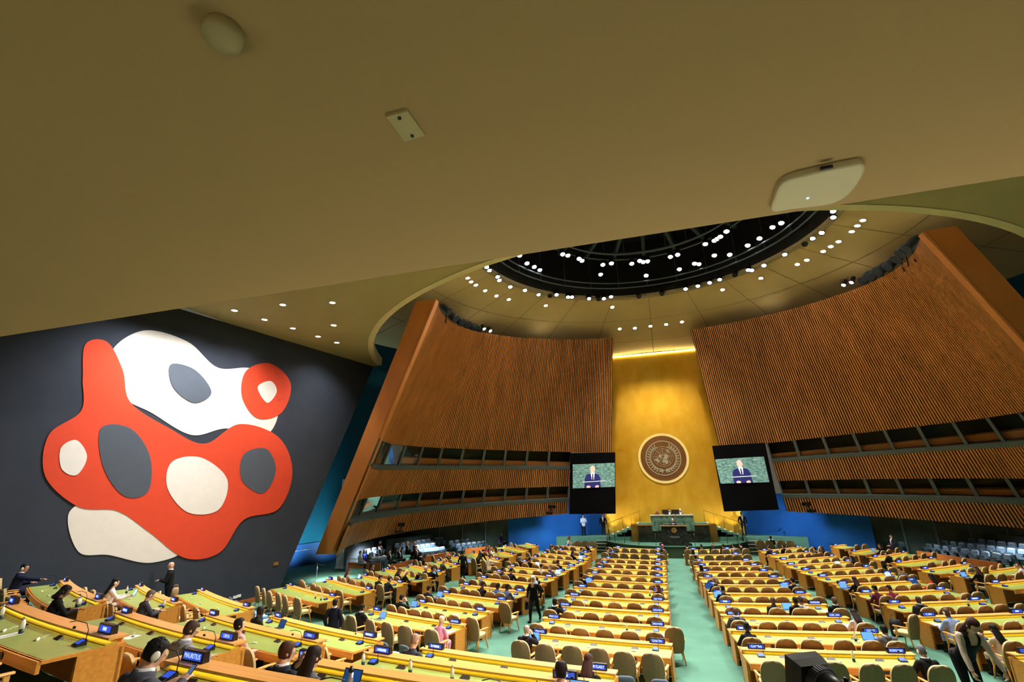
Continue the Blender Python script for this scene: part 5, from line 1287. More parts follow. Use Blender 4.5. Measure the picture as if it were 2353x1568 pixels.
# ================================================================== STAGE
SZ0 = .78; SZ1 = 1.06; SC = Vector((XC, 44.9)); SR = 5.6
mb = MB(); secs = []
pts = [(SC.x + SR * math.sin(t), SC.y - SR * math.cos(t)) for t in [math.radians(-90 + 180 * i / 48) for i in range(49)]]
mb.add([(x, y, 0) for x, y in pts] + [(x, y, SZ0) for x, y in pts], [(i, i + 1, i + 50, i + 49) for i in range(48)], 1)
mb.add([(x, y, SZ0) for x, y in pts], [tuple(range(49))], 0)
mb.strip([[(SC.x + r * math.sin(t), SC.y - r * math.cos(t), z) for r, z in ((SR - .02, SZ0 - .06), (SR + .03, SZ0 - .06), (SR + .03, SZ0 + .012), (SR - .02, SZ0 + .012))] for t in [math.radians(-90 + 180 * i / 48) for i in range(49)]], 1)
struct('floor_stage', mb, [CARPET, CARPET_D])
mb = MB(); mb.box(XC - 9.6, XC + 9.6, 43.6, GY + 1, 0, SZ1); struct('floor_stage_rear', mb, CARPET)
NOSE = mat('white_nosing', s2l((226, 226, 216)), .6, var=.02)
def stairs(name, label, steps, mats):
    t = thing(name, label, 'stairs', steps[0][0])
    inv = Matrix.Translation(-Vector(steps[0][0]))
    for a, b, w, z0, z1, nz in steps:      # nosing line a-b, tread depth vector w
        a, b, w = Vector(a), Vector(b), Vector(w)
        mb = MB(); q = [a, b, b + w, a + w]
        mb.hexa([(p.x, p.y, z0) for p in q] + [(p.x, p.y, z1) for p in q])
        o = mb.xf(inv).build('step', mats, t)
        mb = MB(); w2 = w.normalized() * .12; q = [a, b, b + w2, a + w2]
        mb.hexa([(p.x, p.y, z1) for p in q] + [(p.x, p.y, z1 + .012) for p in q]); mb.xf(inv).build('nosing', NOSE, o)
    return t
for sg, sn in ((-1, 'left'), (1, 'right')):
    X = lambda o: XC + sg * o
    st = []
    for i in range(4):
        z = .2 + .2 * i; y = 41.9 + .42 * i; x0, x1 = 5.3, 6.3 - .05 * i
        a, b = (X(x0), y, z), (X(x1), y + .1, z)
        if sg < 0: a, b = b, a
        st.append((a, b, (0, 1.75 - .42 * i, 0), 0, z, 1))
    stairs('stage_steps', 'white-edged carpeted steps up to the stage on the ' + sn, st, CARPET_D)
    st = []
    for i in range(6):
        z = SZ1 + .17 * (i + 1); x = 4.9 - .42 * i
        a, b = (X(x), 43.7, z), (X(x), 45.0, z)
        if sg > 0: a, b = b, a
        st.append((a, b, (-sg * 1.0, 0, 0), SZ1, z, 1))
    stairs('rostrum_steps', 'white-edged steps along the gold wall up to the rostrum on the ' + sn, st, CARPET)
    # sloping handrail of the rostrum stairs
    mb = MB(); p0 = Vector((X(5.3), 43.5, SZ1)); p1 = Vector((X(2.5), 43.5, SZ1 + 1.15))
    mb.tube([p0 + Vector((0, 0, 1)), p1 + Vector((0, 0, .85))], .02, 6)
    for f in (0, .25, .5, .75, 1): q = p0.lerp(p1, f); mb.tube([q, q + Vector((0, 0, 1 - .15 * f))], .015, 5)
    tag(mb.build('stair_railing', mat('brass_rail', s2l((150, 116, 40)), .4, metal=.6)), 'brass railing of the rostrum stairs on the ' + sn, 'railing')
    # slanted black handrail of the stage steps
    mb = MB(); a = Vector((X(5.1), 41.7, 0)); b = Vector((X(5.1), 43.3, SZ0))
    mb.tube([a, a + Vector((0, 0, .95)), b + Vector((0, 0, .95)), b], .025, 6)
    tag(mb.build('stage_handrail', BLACK), 'black handrail beside the stage steps on the ' + sn, 'handrail')
rl = thing('stage_railing', 'low clear railing with thin black posts along the curved stage front', 'railing', (SC.x, SC.y, SZ0))
for i in range(11):
    t = math.radians(-75 + 150 * i / 10)
    if i == 5: continue
    mb = MB(); p = Vector((5.25 * math.sin(t), -5.25 * math.cos(t), 0)); mb.tube([p, p + Vector((0, 0, .85))], .02, 6); mb.build('post', BLACK, rl)
for a0, a1 in ((-75, -16), (16, 75)):
    mb = MB(); mb.grid([[(5.25 * math.sin(math.radians(a0 + (a1 - a0) * i / 16)), -5.25 * math.cos(math.radians(a0 + (a1 - a0) * i / 16)), z) for i in range(17)] for z in (.08, .82)])
    mb.build('glass_panel', GLASS, rl)
# speaker's lectern
LY = 40.3
lec = thing('lectern', 'black marble speaker lectern with gold emblem at the stage front', 'lectern', (XC + .02, LY, SZ0))
mb = MB(); mb.hexa([(-1.0, -.35, 0), (1.0, -.35, 0), (1.0, .35, 0), (-1.0, .35, 0), (-.88, -.25, 1.32), (.88, -.25, 1.32), (.88, .35, 1.32), (-.88, .35, 1.32)]); mb.build('body', MARBLE_B, lec)
mb = MB(); mb.box(-1.15, 1.15, -.5, .4, 0, .1); mb.build('plinth', MARBLE_B, lec)
mb = MB(); mb.box(-.95, .95, -.33, .38, 1.32, 1.36); mb.build('top', mat('wood_top', s2l((120, 90, 50)), .4), lec)
mb = MB(); mb.box(-.34, .34, -.335, -.32, .52, .66); mb.build('nameplate', mat('plate', s2l((70, 72, 70)), .4), lec)
mb = MB(); mb.box(-.7, .7, -.28, -.26, 1.5, 1.53); mb.box(-.7, -.68, -.28, -.26, 1.36, 1.5); mb.box(.68, .7, -.28, -.26, 1.36, 1.5); mb.build('reading_screen_frame', STEEL, lec)
GLD = mat('gold_emblem', s2l((206, 160, 70)), .4, metal=.5)
le = link('emblem', disc(MB(), .15, .17, -.02, .0, 0, 32).mesh('lectern_emblem', GLD), lec); le.location = (0, -.31, 1.06)
emblem_parts(le, .26, -.01, .005, None, GLD, GLD)
make_person(Vector((XC + .02, LY + .72, SZ0 + .22)), PI, 'podium', 'bald speaker in navy suit standing at the black lectern', hair='bald', sk='l', top=(24, 26, 52), near=True, tie=(20, 22, 40))
mb = MB(); mb.box(XC - .9, XC + .9, LY + .36, LY + 1.3, SZ0, SZ0 + .22); tag(mb.build('lectern_step', CARPET_D), 'low green step behind the speaker lectern', 'step')
# rostrum: lower black desk, upper green marble desk
rb = thing('marble_desk', 'long black marble desk in front of the rostrum', 'desk', (XC, 42.6, SZ0))
bw = (at_y(1624, 1225, 42.2).x - at_y(1461, 1225, 42.2).x) / 2
mb = MB(); mb.box(-bw, bw, -.4, .95, 0, 1.22); mb.build('front', MARBLE_B, rb)
mb = MB(); mb.box(-bw - .05, bw + .05, -.45, .4, 1.22, 1.27); mb.build('counter', mat('bronze_top', s2l((110, 84, 34)), .4, metal=.4), rb)
for s in (-1, 1):
    mb = MB(); mb.box(s * (bw + .3) - .28, s * (bw + .3) + .28, -.1, .9, 0, 1.3); mb.build('end_block', mat('bronze_block', s2l((120, 92, 30)), .45, metal=.4), rb)
rd = thing('president_desk', 'green marble rostrum desk below the gold wall', 'desk', (XC, 42.76, SZ1 - .28))
dw = (at_y(1589, 1200, 42.14).x - at_y(1490, 1200, 42.14).x) / 2
zb, zt = at_y(1540, 1221, 42.14).z, at_y(1540, 1186, 42.14).z
z0 = SZ1 - .28
mb = MB(); mb.hexa([(-dw * .98, -.62, zb - z0), (dw * .98, -.62, zb - z0), (dw * .98, .0, zb - z0), (-dw * .98, .0, zb - z0), (-dw, -.62, zt - z0), (dw, -.62, zt - z0), (dw, .2, zt - z0), (-dw, .2, zt - z0)]); mb.build('marble_front', MARBLE_G, rd)
mb = MB(); mb.box(-dw - .04, dw + .04, -.66, .45, zt - z0, zt - z0 + .05); mb.build('counter', mat('grey_counter', s2l((150, 156, 140)), .4), rd)
rp = MB(); rp.box(XC - 2.6, XC + 2.6, 43.2, GY - .05, SZ1, zt - .78); struct('floor_rostrum', rp, CARPET)
for px, lab, op in ((1510, 'red-haired person in brown at the left of the rostrum desk', dict(hair='short', hc=(180, 84, 40), top=(110, 62, 40), suit=False, fem=True)), (1538, 'person in black at the middle of the rostrum desk', dict(hair='crop', hc=BK, top=(26, 28, 34))), (1563, 'grey-haired man in grey suit at the right of the rostrum desk', dict(hair='short', hc=(180, 170, 160), top=(92, 98, 110)))):
    q = at_y(px, 1175, 43.55); q.z = zt - .78; make_person(q, PI, 'type', lab, **op)
for px, w in ((1529, .5), (1552, .6)):
    q = at_y(px, 1181, 42.9); mb = MB(); mb.box(-w / 2, w / 2, -.02, .02, .05, .38); mb.box(-.05, .05, -.03, .03, 0, .06); mb.box(-.14, .14, -.1, .1, 0, .012)
    tag(mb.build('desk_monitor', BLACK, None, (q.x, 42.9, zt + .05)), 'black monitor on the rostrum desk, %s' % ('left one' if px < 1540 else 'right one'), 'monitor')
# guards
def back_at(px, y): q = at_y(px, 1230, y); return Vector((q.x, y, SZ1))
make_person(back_at(1342, 44.6), PI + .4, 'hold', 'guard in white shirt and dark trousers by the left blue wall', hair='crop', hc=BK, sk='m', top=(196, 206, 226), suit=False, sc=1.02)
make_person(back_at(1388, 45.3), PI, 'stand', 'man in black suit at the left foot of the gold wall', hair='crop', hc=BK, sk='m', top=(10, 10, 12), sc=1.02)
make_person(back_at(1711, 45.0), PI, 'stand', 'man in black suit at the right foot of the gold wall', hair='crop', hc=BK, sk='m', top=(12, 12, 14), shirt=(200, 190, 170), sc=1.04)

# ================================================================== VIDEO SCREENS
PICM = mat('picture_marble', s2l((34, 78, 68)), .5, scale=4, stretch=(1, 1, 2.2), col2=s2l((128, 164, 156)), detail=8, emit=None)
nt = PICM.node_tree; nt.links.new(nt.nodes['Color Ramp'].outputs['Color'], nt.nodes['Principled BSDF'].inputs['Emission Color']); nt.nodes['Principled BSDF'].inputs['Emission Strength'].default_value = .7
pic = lambda n, c, e=.9: glow('picture_' + n, s2l(c), e)
PSUIT, PSKIN, PSH, PBAR, PTIE = pic('suit', (30, 34, 92)), pic('skin', (226, 176, 160)), pic('shirt', (236, 238, 246)), pic('bar', (190, 196, 200), .7), pic('tie', (34, 34, 60))
def video(lab, pan, quad, Y):
    P = [at_y(*p, Y) for p in pan]; t = thing('video_screen', lab, 'screen', P[3])
    inv = Matrix.Translation(-Vector(P[3])); bk = Vector((0, .3, 0))
    mb = MB(); mb.hexa([P[3], P[2], P[2] + bk, P[3] + bk, P[0], P[1], P[1] + bk, P[0] + bk]); mb.xf(inv).build('black_panel', BLACKM, t)
    Q = [at_y(*p, Y - .02) for p in quad]
    bl = lambda a, b, o: tuple((Q[0].lerp(Q[1], a)).lerp(Q[3].lerp(Q[2], a), b) - Vector((0, o, 0)))
    def shape(name, pts, m, o):
        b = bmesh.new(); vs = [b.verts.new(bl(x, y, o)) for x, y in pts]; b.faces.new(vs); b.normal_update(); bmesh.ops.triangulate(b, faces=b.faces[:]); b.normal_update()
        for f in b.faces:
            f.smooth = False
            if f.normal.y > 0: f.normal_flip()
        me = bpy.data.meshes.new(name); b.to_mesh(me); b.free(); me.transform(inv); me.materials.append(m); me.polygons.foreach_set('use_smooth', [False] * len(me.polygons)); return me
    p = link('picture', shape('picture', [(0, 0), (1, 0), (1, 1), (0, 1)], PICM, 0), t)
    link('suit', shape('suit', [(.28, 1), (.29, .62), (.33, .46), (.44, .40), (.52, .40), (.62, .46), (.66, .62), (.67, 1)], PSUIT, .02), p)
    link('shirt', shape('shirt', [(.43, .38), (.53, .38), (.51, .66), (.48, .72), (.46, .66)], PSH, .03), p)
    link('tie', shape('tie', [(.47, .42), (.495, .42), (.50, .68), (.482, .72), (.465, .68)], PTIE, .035), p)
    link('head', shape('head', [(.48 + .058 * math.cos(a), .235 + .155 * math.sin(a)) for a in [2 * PI * k / 20 for k in range(20)]], PSKIN, .03), p)
    link('reading_screen', shape('bar', [(.24, .74), (.78, .72), (.78, .755), (.24, .775)], PBAR, .04), p)
    link('hand', shape('hand', [(.33, .94), (.38, .90), (.43, .94), (.42, 1), (.34, 1)], PSKIN, .04), p)
    link('hand', shape('hand', [(.54, .94), (.59, .90), (.63, .94), (.62, 1), (.54, 1)], PSKIN, .04), p)
video('black video screen left of the gold wall showing a man in navy suit', [(1310, 1042), (1413, 1040), (1414, 1181), (1308, 1182)], [(1316, 1068), (1412.5, 1064), (1413, 1119), (1316, 1123)], 40.3)
video('black video screen right of the gold wall showing a man in navy suit', [(1637, 1025), (1758, 1018), (1790, 1172), (1665, 1176)], [(1643, 1056), (1755, 1049.5), (1768, 1108.5), (1656, 1112)], 40.3)

# ================================================================== SIDE SEATING
def seat_meshes():
    mb = MB()
    for z, q in ((0, 0),): pass
    secs = [[(-w, y - .05, z), (w, y - .05, z), (w, y + .05, z), (-w, y + .05, z)] for z, w, y in ((.32, .22, -.16), (.45, .235, -.19), (.80, .235, -.27), (.86, .21, -.285))]
    mb.strip(secs, 0)
    mb.box(-.16, .16, -.345, -.215, .80, .885, 1)
    mb.strip([[(-.22, y, z), (.22, y, z), (.22, y + .09, z + .02), (-.22, y + .09, z + .02)] for y, z in ((-.14, .34), (-.10, .52), (-.06, .66))], 0)
    for s in (-1, 1): mb.box(s * .26 - .025, s * .26 + .025, -.22, .14, .52, .57, 2); mb.box(s * .26 - .02, s * .26 + .02, -.18, .0, 0, .54, 2)
    return mb
SEATB = mat('auditorium_blue', s2l((104, 132, 158)), .75, var=.08, scale=9)
SEATW = mat('headrest_cover', s2l((206, 214, 220)), .8, var=.03)
_sm = seat_meshes(); SEAT = _sm.mesh('auditorium_seat', [SEATB, SEATW, DGREY])
SEATD = _sm.mesh('auditorium_seat_plain', [mat('auditorium_blue_shaded', s2l((92, 116, 138)), .75, var=.08, scale=9), mat('auditorium_blue_top', s2l((150, 166, 178)), .8), DGREY])  # seat blue darkened as shade for the less lit right side
def hall_dir(q):
    d = Vector((XC, 34)) - Vector((q.x, q.y)); return math.atan2(-d.x, d.y)
plat = defaultdict(list)
def seat_row(side, block, row, a, b, n, ztop, me, skip=()):
    A, B = at_z(*a, ztop), at_z(*b, ztop); d = (B - A).normalized(); nrm = Vector((-d.y, d.x, 0))
    if nrm.dot(Vector((XC, 30, 0)) - A.lerp(B, .5)) < 0: nrm = -nrm
    rz = math.atan2(-nrm.x, nrm.y); zf = ztop - .88
    for i in range(n):
        q = A.lerp(B, i / (n - 1) if n > 1 else 0); q = q + nrm * .27; q.z = zf
        if i in skip: continue
        o = link('auditorium_seat', me, None, q, rz)
        tag(o, 'blue folding seat, %s from left, %s row, %s' % (ORD[i], row, block), 'seat', 'blue auditorium seats on the %s side' % side)
    e = (B - A).normalized() * .35
    plat[(side, block)].append(([A - e + nrm * .75, B + e + nrm * .75, B + e - nrm * .45, A - e - nrm * .45], zf))
ZR = [.90, 1.10, 1.30]
R = 'right'
seat_row(R, 'right rear block nearest stage', 'front', (1941, 1234.7), (2071, 1246), 8, ZR[0], SEATD); seat_row(R, 'right rear block nearest stage', 'middle', (1948, 1225), (2093, 1237), 9, ZR[1], SEATD, (6,)); seat_row(R, 'right rear block nearest stage', 'back', (1949, 1215.5), (2112.7, 1227), 10, ZR[2], SEATD)
seat_row(R, 'right block nearest camera', 'front', (2134, 1250), (2315, 1275), 9, ZR[0], SEATD); seat_row(R, 'right block nearest camera', 'middle', (2152, 1241), (2349, 1263), 10, ZR[1], SEATD); seat_row(R, 'right block nearest camera', 'back', (2173, 1231), (2350, 1250), 9, ZR[2], SEATD)
L = 'left'
seat_row(L, 'left block nearest stage', 'front', (1149.5, 1241), (1219, 1233), 7, ZR[0], SEAT); seat_row(L, 'left block nearest stage', 'middle', (1134, 1234), (1219, 1226), 7, ZR[1], SEAT, (1, 2, 3)); seat_row(L, 'left block nearest stage', 'back', (1122.7, 1225), (1208, 1219), 8, ZR[2], SEAT, (3,))
seat_row(L, 'left middle block, stage end', 'front', (1052.6, 1250), (1111, 1243.5), 6, ZR[0], SEAT); seat_row(L, 'left middle block, stage end', 'middle', (1037, 1243), (1097, 1236), 6, ZR[1], SEAT); seat_row(L, 'left middle block, stage end', 'back', (1004, 1236), (1077, 1228.5), 7, ZR[2], SEAT)
seat_row(L, 'left middle block, mural end', 'front', (966, 1262.5), (1016, 1257), 5, ZR[0], SEAT); seat_row(L, 'left middle block, mural end', 'middle', (958, 1253), (994, 1248.5), 4, ZR[1], SEAT); seat_row(L, 'left middle block, mural end', 'back', (912, 1249), (984, 1239), 7, ZR[2], SEAT, (2, 3))
seat_row(L, 'left block nearest mural', 'front', (860, 1280), (886, 1278), 3, ZR[0], SEAT); seat_row(L, 'left block nearest mural', 'middle', (820, 1274), (862, 1264), 4, ZR[1], SEAT, (0, 1)); seat_row(L, 'left block nearest mural', 'back', (846, 1262), (874, 1256), 3, ZR[2], SEAT)
mb = MB()
for key, lst in plat.items():
    for q, z in lst:
        n = (q[1] - q[0]).cross(q[3] - q[0])
        if n.z < 0: q = [q[1], q[0], q[3], q[2]]
        mb.hexa([(p.x, p.y, 0) for p in q] + [(p.x, p.y, z) for p in q])
struct('floor_side_terrace', mb, CARPET)
SIDEP = [(829, 1270, 0, 'woman in light jacket at the front left of the side seats', dict(hair='short', hc=BK, top=(120, 120, 126))), (839, 1266, 0, 'woman in royal blue blouse among the left side seats', dict(hair='long', hc=BK, top=(30, 50, 150), fem=True, suit=False)), (874, 1256, 1, 'man in dark suit bending over papers in the left side seats', dict(hair='crop', hc=BK, top=(28, 30, 40))),
         (874, 1245, 2, 'person in violet top in the back of left side seats', dict(hair='short', hc=BR, top=(56, 44, 110), suit=False)), (896, 1267, 0, 'man in black with hand at face, front of left side seats', dict(hair='crop', hc=BK, top=DK)), (918, 1262, 0, 'man in black suit and white shirt sitting back, left side seats', dict(hair='crop', hc=BR, top=DK)),
         (937, 1247, 2, 'grey-haired man in dark suit, back row of left side seats', dict(hair='thin', hc=GR, top=DK)), (954, 1247, 2, 'second grey-haired man in dark suit, back row left side seats', dict(hair='thin', hc=(150, 120, 100), top=(24, 24, 30))), (957, 1258, 1, 'brown-haired man in black leaning forward, left side seats', dict(hair='short', hc=(110, 60, 44), top=DK)),
         (994, 1228, 2, 'woman in white and black in the back row, left middle block', dict(hair='short', hc=BK, top=(206, 206, 206), fem=True, suit=False)), (1152, 1227, 1, 'woman in purple among the left seats nearest the stage', dict(hair='long', hc=BK, top=(60, 34, 110), fem=True, suit=False)), (1169, 1222, 1, 'man in dark suit, left seats nearest the stage', dict(hair='crop', hc=BK, top=DK)), (1196, 1224, 1, 'person with patterned top, left seats nearest the stage', dict(hair='crop', hc=BK, top=(170, 150, 146), suit=False)),
         (2046, 1232, 1, 'man in dark suit alone in the right side seats', dict(hair='crop', hc=BR, sk='m', top=(32, 24, 30)))]
for px, py, r, lab, op in SIDEP:
    zf = ZR[r] - .88; q = at_z(px, py, zf + 1.17); q.z = zf; make_person(q, hall_dir(q), 'lap', lab, **op)
q = at_z(1047, 1242, .4); make_person(Vector((q.x, q.y + 1, 0)), 2.2, 'stand', 'person in dark clothes standing by the pale pillar on the left', hair='crop', hc=BK, top=DK, sc=.95)
# timber rails in front of the side seats
def rail(side, i, a, b, h=.55, r=1):
    A, B = at_z(*a, h), at_z(*b, h); d = (B - A).normalized(); n = Vector((-d.y, d.x, 0)) * .05; dn = Vector((0, 0, 1))
    mb = MB(); mb.hexa([A - n - dn * h, B - n - dn * h, B + n - dn * h, A + n - dn * h, A - n, B - n, B + n, A + n])
    t = mb.build('timber_rail_wall', WOOD_D); tag(t, 'orange-brown timber rail wall, %s piece from the left on the %s side' % (ORD[i], side), 'rail wall', 'timber rail walls before the side seats')
    mb = MB(); up = Vector((0, 0, .22)); mb.tube([A + up, B + up], .018, 6)
    for f in (.04, .5, .96): q = A.lerp(B, f); mb.tube([q, q + up], .014, 5)
    mb.build('handrail', DGREY, t)
for i, (a, b) in enumerate((((800, 1293), (875, 1294.5)), ((896, 1300), (949, 1286)), ((974, 1279), (1038, 1268.5)), ((1068, 1261), (1115, 1256.5)), ((1157, 1251.5), (1253, 1244.5)))): rail('left', i, a, b)
for i, (a, b) in enumerate((((1932, 1248.5), (2068, 1260)), ((2107, 1266), (2300, 1295)))): rail('right', i, a, b)
# dark parapets behind the seats
BACKS = {}
for i, (side, a, b, z) in enumerate((('left', (904, 1252), (1083, 1227), 1.30), ('left', (816, 1266), (876, 1255), 1.30), ('left', (1112, 1227), (1215, 1217), 1.30), ('right', (1925, 1212.5), (2129, 1228), 1.30), ('right', (2162, 1229.5), (2380, 1254), 1.30))):
    A, B = at_z(*a, z), at_z(*b, z); d = (B - A).normalized(); nrm = Vector((-d.y, d.x, 0)); c = A.lerp(B, .5)
    if nrm.dot(Vector((XC, 30, 0)) - c) > 0: nrm = -nrm
    A += nrm * .7; B += nrm * .7; n = nrm * .05; h = 1.62; A.z = B.z = h; dn = Vector((0, 0, h))
    mb = MB(); mb.hexa([A - n - dn, B - n - dn, B + n - dn, A + n - dn, A - n, B - n, B + n, A + n])
    tag(mb.build('parapet', mat('parapet_grey', s2l((58, 68, 74)), .6)), 'grey parapet behind the %s seats' % ['left middle', 'left mural-end', 'left stage-end', 'right stage-end', 'right near'][i], 'parapet')

# ================================================================== TABLES BESIDE THE STAGE
def side_table(px, py, w, dp, rot, lab, z=.74):
    p = at_z(px, py, z); t = thing('staff_table', lab, 'table', (p.x, p.y, 0), rot)
    mb = MB(); mb.box(-w / 2, w / 2, -dp / 2, dp / 2, .70, .74); mb.build('tabletop', WOOD, t)
    for sx in (-1, 1):
        for sy in (-1, 1): mb = MB(); mb.box(sx * (w / 2 - .08) - .03, sx * (w / 2 - .08) + .03, sy * (dp / 2 - .08) - .03, sy * (dp / 2 - .08) + .03, 0, .70); mb.build('leg', WOOD_D, t)
    return p
def monitor(p, rot, lab):
    t = thing('computer_monitor', lab, 'monitor', p, rot); mb = MB(); mb.box(-.26, .26, -.02, .02, .12, .46); mb.build('display', BLACK, t); mb = MB(); mb.box(-.04, .04, -.01, .03, 0, .14); mb.box(-.14, .14, -.09, .1, 0, .015); mb.build('stand', BLACK, t)
p1 = side_table(1276, 1240, 2.0, 1.0, .1, 'staff table with monitors before the left blue wall')
monitor((p1.x - .75, p1.y, .74), .2, 'computer monitor on the left staff table, left one'); monitor((p1.x + .15, p1.y + .1, .74), -.1, 'computer monitor on the left staff table, right one')
make_person(Vector((p1.x + .75, p1.y + .75, 0)), PI - .5, 'lap', 'person in grey-blue seated behind the left staff table', hair='bob', hc=BR, top=(90, 104, 124), suit=False, fem=True)
make_person(Vector((p1.x - .9, p1.y - .9, 0)), -.2, 'type', 'person in black at the near side of the left staff table', hair='crop', hc=BK, top=DK)
p2 = side_table(1340, 1248, 1.8, .8, .1, 'long table with tan chairs beside the left stage steps')
make_person(Vector((p2.x - 1.2, p2.y - .2, 0)), -1.2, 'type', 'woman in cream at the table beside the left stage steps', hair='bob', hc=(120, 70, 44), top=(220, 200, 188), suit=False, fem=True)
for i, o in enumerate((-.3, .3, .9)): place_chair('arm', Vector((p2.x + o, p2.y - .75, 0)), .1, 'tan armchair, %s from left, at table by left stage steps' % ORD[i], 'tan delegate armchairs', False)
p3 = side_table(1776, 1247.5, 2.4, .8, -.1, 'long table with tan chairs beside the right stage steps')
for i, o in enumerate((-1.0, -.4, .4, 1.0)): place_chair('arm', Vector((p3.x + o, p3.y - .75, 0)), -.1, 'tan armchair, %s from left, at table by right stage steps' % ORD[i], 'tan delegate armchairs', False)
laptop_p = thing('laptop', 'pale lit laptop on the long table by the right stage steps', 'laptop', (p3.x - .1, p3.y, .745), -.1); link('keyboard_base', LAPM['p'][0], laptop_p); link('display', LAPM['p'][1], laptop_p)
make_person(Vector((p3.x - .2, p3.y - .62, 0)), -.1, 'type', 'person in black at the table by the right stage steps', hair='crop', hc=BK, top=DK)
t = thing('piano_like_desk', 'long black desk against the right blue wall', 'desk', at_z(1790, 1243, 0)); mb = MB(); mb.box(-1.6, 1.6, -.4, .4, .85, 1.0); mb.build('top', BLACK, t); mb = MB(); mb.box(-1.5, 1.5, -.3, .3, 0, .85); mb.build('base', BLACKM, t)
t.name = 'console_desk'
p4 = side_table(1880, 1240, 1.8, .8, -.3, 'staff table before the right blue wall')
place_chair('arm', Vector((p4.x - 1.3, p4.y + .1, 0)), -1.3, 'tan armchair turned right beside the right staff table', 'tan delegate armchairs', False)
place_chair('arm', Vector((p4.x + 1.1, p4.y - .5, 0)), .9, 'tan armchair of the seated man at the right staff table', 'tan delegate armchairs', False)
make_person(Vector((p4.x + .85, p4.y - .3, 0)), .9, 'lap', 'man in black seated at the right staff table', hair='crop', hc=BK, top=DK)
q = at_z(1842, 1247, 0); make_person(q, 1.0, 'hold', 'woman in black standing with papers before the right blue wall', hair='bun', hc=BK, sk='b', top=(12, 12, 16), bottom=(12, 12, 16), suit=False, fem=True, sc=1.0)

# ================================================================== ON THE BALCONY SOFFIT
c = at_z(515, 68, SZ); r = (at_z(562, 78, SZ) - c).length
mb = MB(); mb.lathe([(r, .03), (r, .008), (r * .96, .0), (r * .3, -.006), (.004, -.007)], 40, 0)
mb.v = [(x, y, z - .022) for x, y, z in mb.v]
tag(mb.build('ceiling_disc', mat('disc_khaki', s2l((176, 160, 112)), .6, var=.02), None, c), 'round flat khaki disc on the near ceiling, upper left', 'ceiling disc')
P = [at_z(*p, SZ) for p in ((888, 263), (937, 250), (977, 306), (930, 321))]
t = thing('ceiling_plate', 'small rectangular plate with two screws on the near ceiling', 'ceiling plate', P[0]); dn = Vector((0, 0, -.006))
mb = MB(); mb.hexa([p + dn - P[0] for p in P] + [p - P[0] for p in P]); mb.build('plate', mat('plate_khaki', s2l((186, 170, 120)), .6, var=.02), t)
for f in (.12, .88):
    q = P[0].lerp(P[3], .5).lerp(P[1].lerp(P[2], .5), .5).lerp(P[0].lerp(P[1], .5) if f < .5 else P[3].lerp(P[2], .5), .72) - P[0]
    mb = MB(); mb.lathe([(.0035, -.009), (.0035, -.005), (.001, -.005)], 8, 0, q); mb.build('screw', DGREY, t)
out = [(1771, 476), (1776, 446), (1787, 418), (1808, 402), (1850, 390), (1900, 378), (1950, 368), (1976, 364), (1985, 374), (1980, 391), (1962, 420), (1938, 444), (1905, 459), (1860, 466), (1815, 471)]
O = [at_z(*p, SZ) for p in blob(0, 0, out, 4)]; cc = sum(O, Vector()) / len(O)
t = thing('ceiling_access_point', 'white rounded wireless access point on the near ceiling edge', 'access point', cc)
mb = MB(); mb.strip([[tuple((p - cc) * f + Vector((0, 0, z))) for p in O] for f, z in ((1, 0), (1.0, -.010), (.98, -.014), (.93, -.016))]); mb.build('casing', mat('ap_white', s2l((206, 192, 150)), .5, var=.02), t)
q = at_z(1856, 456, SZ - .017) - cc; mb = MB(); mb.ell(q, (.003, .003, .0015), 8, 5); mb.build('status_light', glow('led_blue', (.3, .5, 1.), 6), t)
a = at_z(1899, 384, SZ - .012) - cc; mb = MB(); mb.box(a.x - .012, a.x + .012, a.y - .003, a.y + .003, -.0175, -.010); mb.build('cable_port', BLACK, t)

# ================================================================== CEILING LIGHTS
def downlight(p, n, r, lab, grp, lens=None):
    t = thing('downlight', lab, 'ceiling light', p, 0, grp); M = n.to_track_quat('Z', 'Y').to_matrix().to_4x4()
    mb = MB(); mb.lathe([(r * 1.3, 0), (r * 1.3, .03), (r, .03), (r, 0)], 14, 0); mb.xf(M).build('trim_ring', CREAM, t)
    mb = MB(); mb.lathe([(r, .012), (r, .02), (.01, .022)], 14, 0); mb.xf(M).build('lens', lens or LAMP, t)
for i, (px, py) in enumerate(sorted(((539, 713), (650, 700), (764, 695), (608, 734), (673, 754), (767, 747), (731, 773), (774, 787)))):
    downlight(at_z(px, py, ZC), Vector((0, 0, -1)), .13, 'round lit ceiling light above the mural, %s from left' % ORD[i], 'ceiling lights above the mural')
z = lambda pts: [(1000 + x / 2.241, 430 + y / 2.241) for x, y in pts]
for i, (px, py) in enumerate(sorted(z([(167, 468), (185, 487), (209, 504), (257, 533), (315, 560), (379, 578), (569, 610), (912, 618), (950, 730), (1028, 726), (1108, 716), (1189, 707), (1271, 694), (1480, 528), (1677, 469), (1865, 397), (1914, 375), (1998, 330), (2037, 305), (2077, 280), (2145, 228), (2174, 198), (2203, 170), (2243, 109)]))):
    hit = domebvh.ray_cast(CAM, ray(px, py).normalized())
    if hit[0] is None: continue
    n = hit[1] if hit[1].dot(CAM - hit[0]) > 0 else -hit[1]
    downlight(hit[0] + n * .005, n, .15, 'round lit ceiling light in the dome, %s from left' % ORD[i], 'ceiling lights in the dome')
